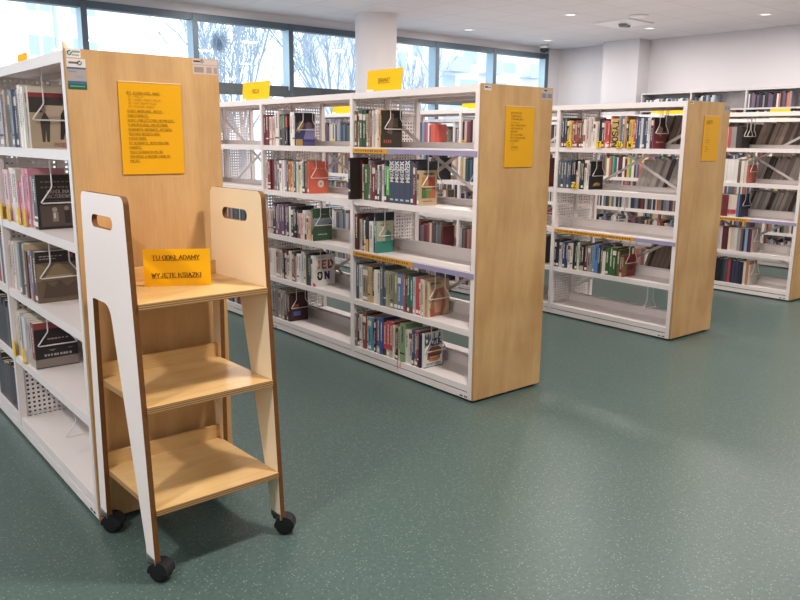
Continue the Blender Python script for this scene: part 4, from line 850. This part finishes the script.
def topsign(n, x, ya, yb, h, text, label, ths=.0022, tsz=.02, lean=.10):
    bx, by = CASES[n]
    e = empty('category_sign', (bx+x, (ya+yb)/2, H)); tag(e, label, 'sign', 'yellow category signs on the bookcase tops')
    w = ya-yb; T = Matrix.Rotation(lean, 4, 'Y')
    mb = MB(); mb.box(0, .002, -w/2, w/2, .002, h, lin('f5c21c'), M=T); mb.build('card', M['matte'], e)
    mb = MB(); mb.box(-.012, .05, -w/2+.02, w/2-.02, 0, .002, lin('e9e2d6')); mb.box(-.003, -.001, w/2-.07, w/2-.005, .0, .014, lin('efe8da'), M=T); mb.build('holder', M['matte'], e)
    if text:
        mb = MB(); lettering(mb, text, (-.001, 0, h*.42), (0, -1, 0), (0, 0, 1), tsz, lin('5a4412'), wt=.13, serif=False, underline=True)
        for i in range(len(mb.v)): mb.v[i] = tuple(T @ Vector(mb.v[i]))
        mb.build('lettering', M['matte'], e)
topsign(2, .028, 3.922, 3.585, .128, 'DRAMAT', 'yellow DRAMAT sign on top of the middle bookcase, in front of the column', tsz=.022)
topsign(2, .028, 5.53, 5.118, .135, 'POEZJA', 'yellow POEZJA sign on top of the middle bookcase, nearer the leftmost bookcase', tsz=.022)
topsign(3, .03, 7.42, 7.03, .10, '', 'yellow sign on top of third bookcase, seen through second bay of the middle one')
topsign(3, .03, 5.30, 5.0, .05, '', 'low yellow sign on top of third bookcase, seen at the middle one\'s plywood end')
topsign(4, .03, 4.74, 4.36, .05, '', 'low yellow sign on bookcase at right edge, seen over the third one\'s top books')
topsign(5, .02, 4.42, 4.19, .11, '', 'yellow sign on the farthest bookcase, above the top rail at the right edge')
# sign on the rear edge of the leftmost bookcase
e = empty('category_sign', (CASES[1][0]+.52, 5.42, H)); tag(e, 'yellow sign corner peeping over the top of the leftmost bookcase', 'sign', 'yellow category signs on the bookcase tops')
mb = MB(); mb.box(0, .002, -.11, .11, .002, .225, lin('f2bb1c')); mb.build('card', M['matte'], e)
mb = MB(); mb.box(-.03, .02, -.1, .1, 0, .002, lin('e9e2d6')); mb.build('holder', M['matte'], e)
mb = MB(); mb.faces([(0, .0, 0), (.002, -.02, 0), (.0, .0, .034), (.03, .004, 0)], [(0, 1, 2), (1, 3, 2), (0, 2, 3), (0, 3, 1)], lin('d9c29a')); o = mb.build('paper_scrap', M['matte']); o.location = (CASES[1][0]+.003, CASES[1][1]+.03, H+.0005)
tag(o, 'small pointed beige paper scrap on the top front corner of the leftmost bookcase', 'paper')

# ================================================================ BOOK TROLLEY
TR = empty('book_trolley', (.831, 2.267, 0), math.radians(1.7)); tag(TR, 'birch plywood book trolley with cream sides and three shelves, before the leftmost bookcase', 'trolley')
yF0, yF1, yB0, yB1 = 0.0, .078, .486, .450      # front and back edge at foot / at top
ZB, ZT = .066, 1.258
def fy(z): return yF0+(yF1-yF0)*(z-ZB)/(ZT-ZB)
def byk(z): return yB0+(yB1-yB0)*(z-ZB)/(ZT-ZB)
r = .028
outer = [(yF0, ZB)] + arc(yF1+r, ZT-r, r, 180, 90, 6) + arc(yB1-r, ZT-r, r, 90, 0, 6) + [(yB0, ZB), (.424, ZB), (.411, .649), (.404, .882)] + arc(.394, .886, .010, 0, 90, 3) + [(.32, .896)] + arc(.298, .836, .060, 85, 172, 7) + [(.212, .726), (.070, .11), (.068, ZB)]
slot = [(.199, 1.146), (.338, 1.146)] + arc(.338, 1.167, .021, -60, 60, 4) + [(.338, 1.188), (.199, 1.188)] + arc(.199, 1.167, .021, 120, 240, 4)
for x0, nm in ((0, 'left'), (.480, 'right')):
    mb = MB(); prism(mb, outer, [slot], x0, x0+.018, 0 if x0 == 0 else 2, 1, 2 if x0 == 0 else 0)
    mb.build('side_panel', [M['laminate'], M['ply_edge'], M['inner_laminate']], TR)
for z, lab in ((.927, 'top'), (.594, 'middle'), (.25, 'bottom')):
    mb = MB(); f = fy(z)-.006; k = byk(z)-.03
    mb.box(.018, .480, f, k, z-.02, z, mi=0); mb.m[-6:] = [1, 1, 1, 1, 0, 0]; 
    s = mb.build('shelf', [M['ply_flat'], M['shelf_edge']], TR)
    mb = MB(); mb.box(.018, .480, k-.002, k+.014, z-.02, z+.052, mi=0); mb.build('back_rail', M['ply_flat'], s)
# castors: twin wheels under a hood, swivelling on a stem
RW, TL = .035, .026
mbh = MB()
for sgn in (-1, 1):
    T = Matrix.Translation((sgn*.013, TL, RW)) @ Matrix.Rotation(PI/2, 4, 'Y')
    mbh.lathe([(.0, -.011), (RW*.7, -.011), (RW*.95, -.008), (RW, -.003), (RW, .003), (RW*.95, .008), (RW*.7, .011), (0, .011)], 24, M=T)
WHEEL = mbh.mesh('wheel', M['black'])
mbh = MB()
RH = RW+.0025
ring_ = [(RH*math.cos(math.radians(a)), RH*math.sin(math.radians(a))) for a in range(-5, 186, 19)]
for (a, b), (c, d) in zip(ring_, ring_[1:]): mbh.face([(-.026, TL+a, RW+b), (.026, TL+a, RW+b), (.026, TL+c, RW+d), (-.026, TL+c, RW+d)])
for x in (-.026, .026): mbh.face([(x, TL, RW)] + [(x, TL+a, RW+b) for a, b in ring_])
mbh.tube([(0, 0, .03), (0, 0, .0655)], .008, 8); mbh.lathe([(0, .066), (.02, .066), (.02, .063), (.008, .058)], 12)
HOOD = mbh.mesh('hood', M['black'])
mbh = MB(); mbh.box(-.0105, -.009, -.032, .032, .064, .084); mbh.box(.009, .0105, -.032, .032, .064, .084); mbh.box(-.0105, .0105, -.032, .032, .0625, .0655)
BRK = mbh.mesh('bracket', M['chrome'])
for x, y, rz in ((.009, .034, -2.5), (.489, .034, -2.3), (.009, .455, -2.4), (.489, .455, 1.3)):
    c = empty('castor', (x, y, 0)); c.parent = TR
    place('wheel', WHEEL, c, (0, 0, 0), (0, 0, rz)); place('hood', HOOD, c, (0, 0, 0), (0, 0, rz)); o = place('bracket', BRK, c); o['label'] = 'dull metal bracket'
# sign standing on the trolley
e = empty('sign', (1.0745, 2.5445, .9275), math.radians(-27.7)); tag(e, 'yellow sign reading TU ODKŁADAMY WYJĘTE KSIĄŻKI standing on the trolley\'s top shelf', 'sign')
mb = MB(); mb.box(-.113, .113, 0, .0015, 0, .130, lin('f2b60f')); mb.faces([(-.113, .0015, .129), (.113, .0015, .129), (.113, .035, 0), (-.113, .035, 0)], [(0, 1, 2, 3)], lin('f2b60f')); mb.build('card', M['strip'], e)
mb = MB()
lettering(mb, 'TU ODKŁADAMY', (-.003, -.0012, .094), (1, 0, 0), (0, 0, 1), .0135, lin('4a1f10'), wt=.19, serif=True, underline=True, width=.158)
lettering(mb, 'WYJĘTE KSIĄŻKI', (-.003, -.0012, .032), (1, 0, 0), (0, 0, 1), .0135, lin('4a1f10'), wt=.19, serif=True, underline=True, width=.166)
mb.build('lettering', M['strip'], e)

# ================================================================ LIGHT
w = bpy.data.worlds.new('overcast_sky'); SC.world = w; w.use_nodes = True
bg = w.node_tree.nodes['Background']; bg.inputs[0].default_value = (.86, .93, 1, 1); bg.inputs[1].default_value = SKY
# ================================================================ CAMERA
f, pi_, ya, ro, hc = 767.95, -.204876, .685663, .009187, 1.43424
d = Vector((math.sin(ya)*math.cos(pi_), math.cos(ya)*math.cos(pi_), math.sin(pi_)))
rr = Vector((math.cos(ya), -math.sin(ya), 0)); uu = rr.cross(d)
r2 = rr*math.cos(ro)+uu*math.sin(ro); u2 = -rr*math.sin(ro)+uu*math.cos(ro)
cd = bpy.data.cameras.new('camera'); cam = bpy.data.objects.new('camera', cd); C.objects.link(cam)
cam.matrix_world = Matrix(((r2.x, u2.x, -d.x, 0), (r2.y, u2.y, -d.y, 0), (r2.z, u2.z, -d.z, hc), (0, 0, 0, 1)))
cd.sensor_width = 36; cd.lens = 36*f/800; cd.clip_start = .05; cd.clip_end = 400
SC.camera = cam
SC.view_settings.view_transform = 'Standard'; SC.view_settings.look = 'None'; SC.view_settings.exposure = EXPO; SC.view_settings.gamma = 1.0
SC.cycles.use_denoising = True; SC.cycles.max_bounces = 8; SC.cycles.diffuse_bounces = 4; SC.cycles.transparent_max_bounces = 12; SC.cycles.sample_clamp_indirect = 6
SC.cycles.caustics_reflective = False; SC.cycles.caustics_refractive = False
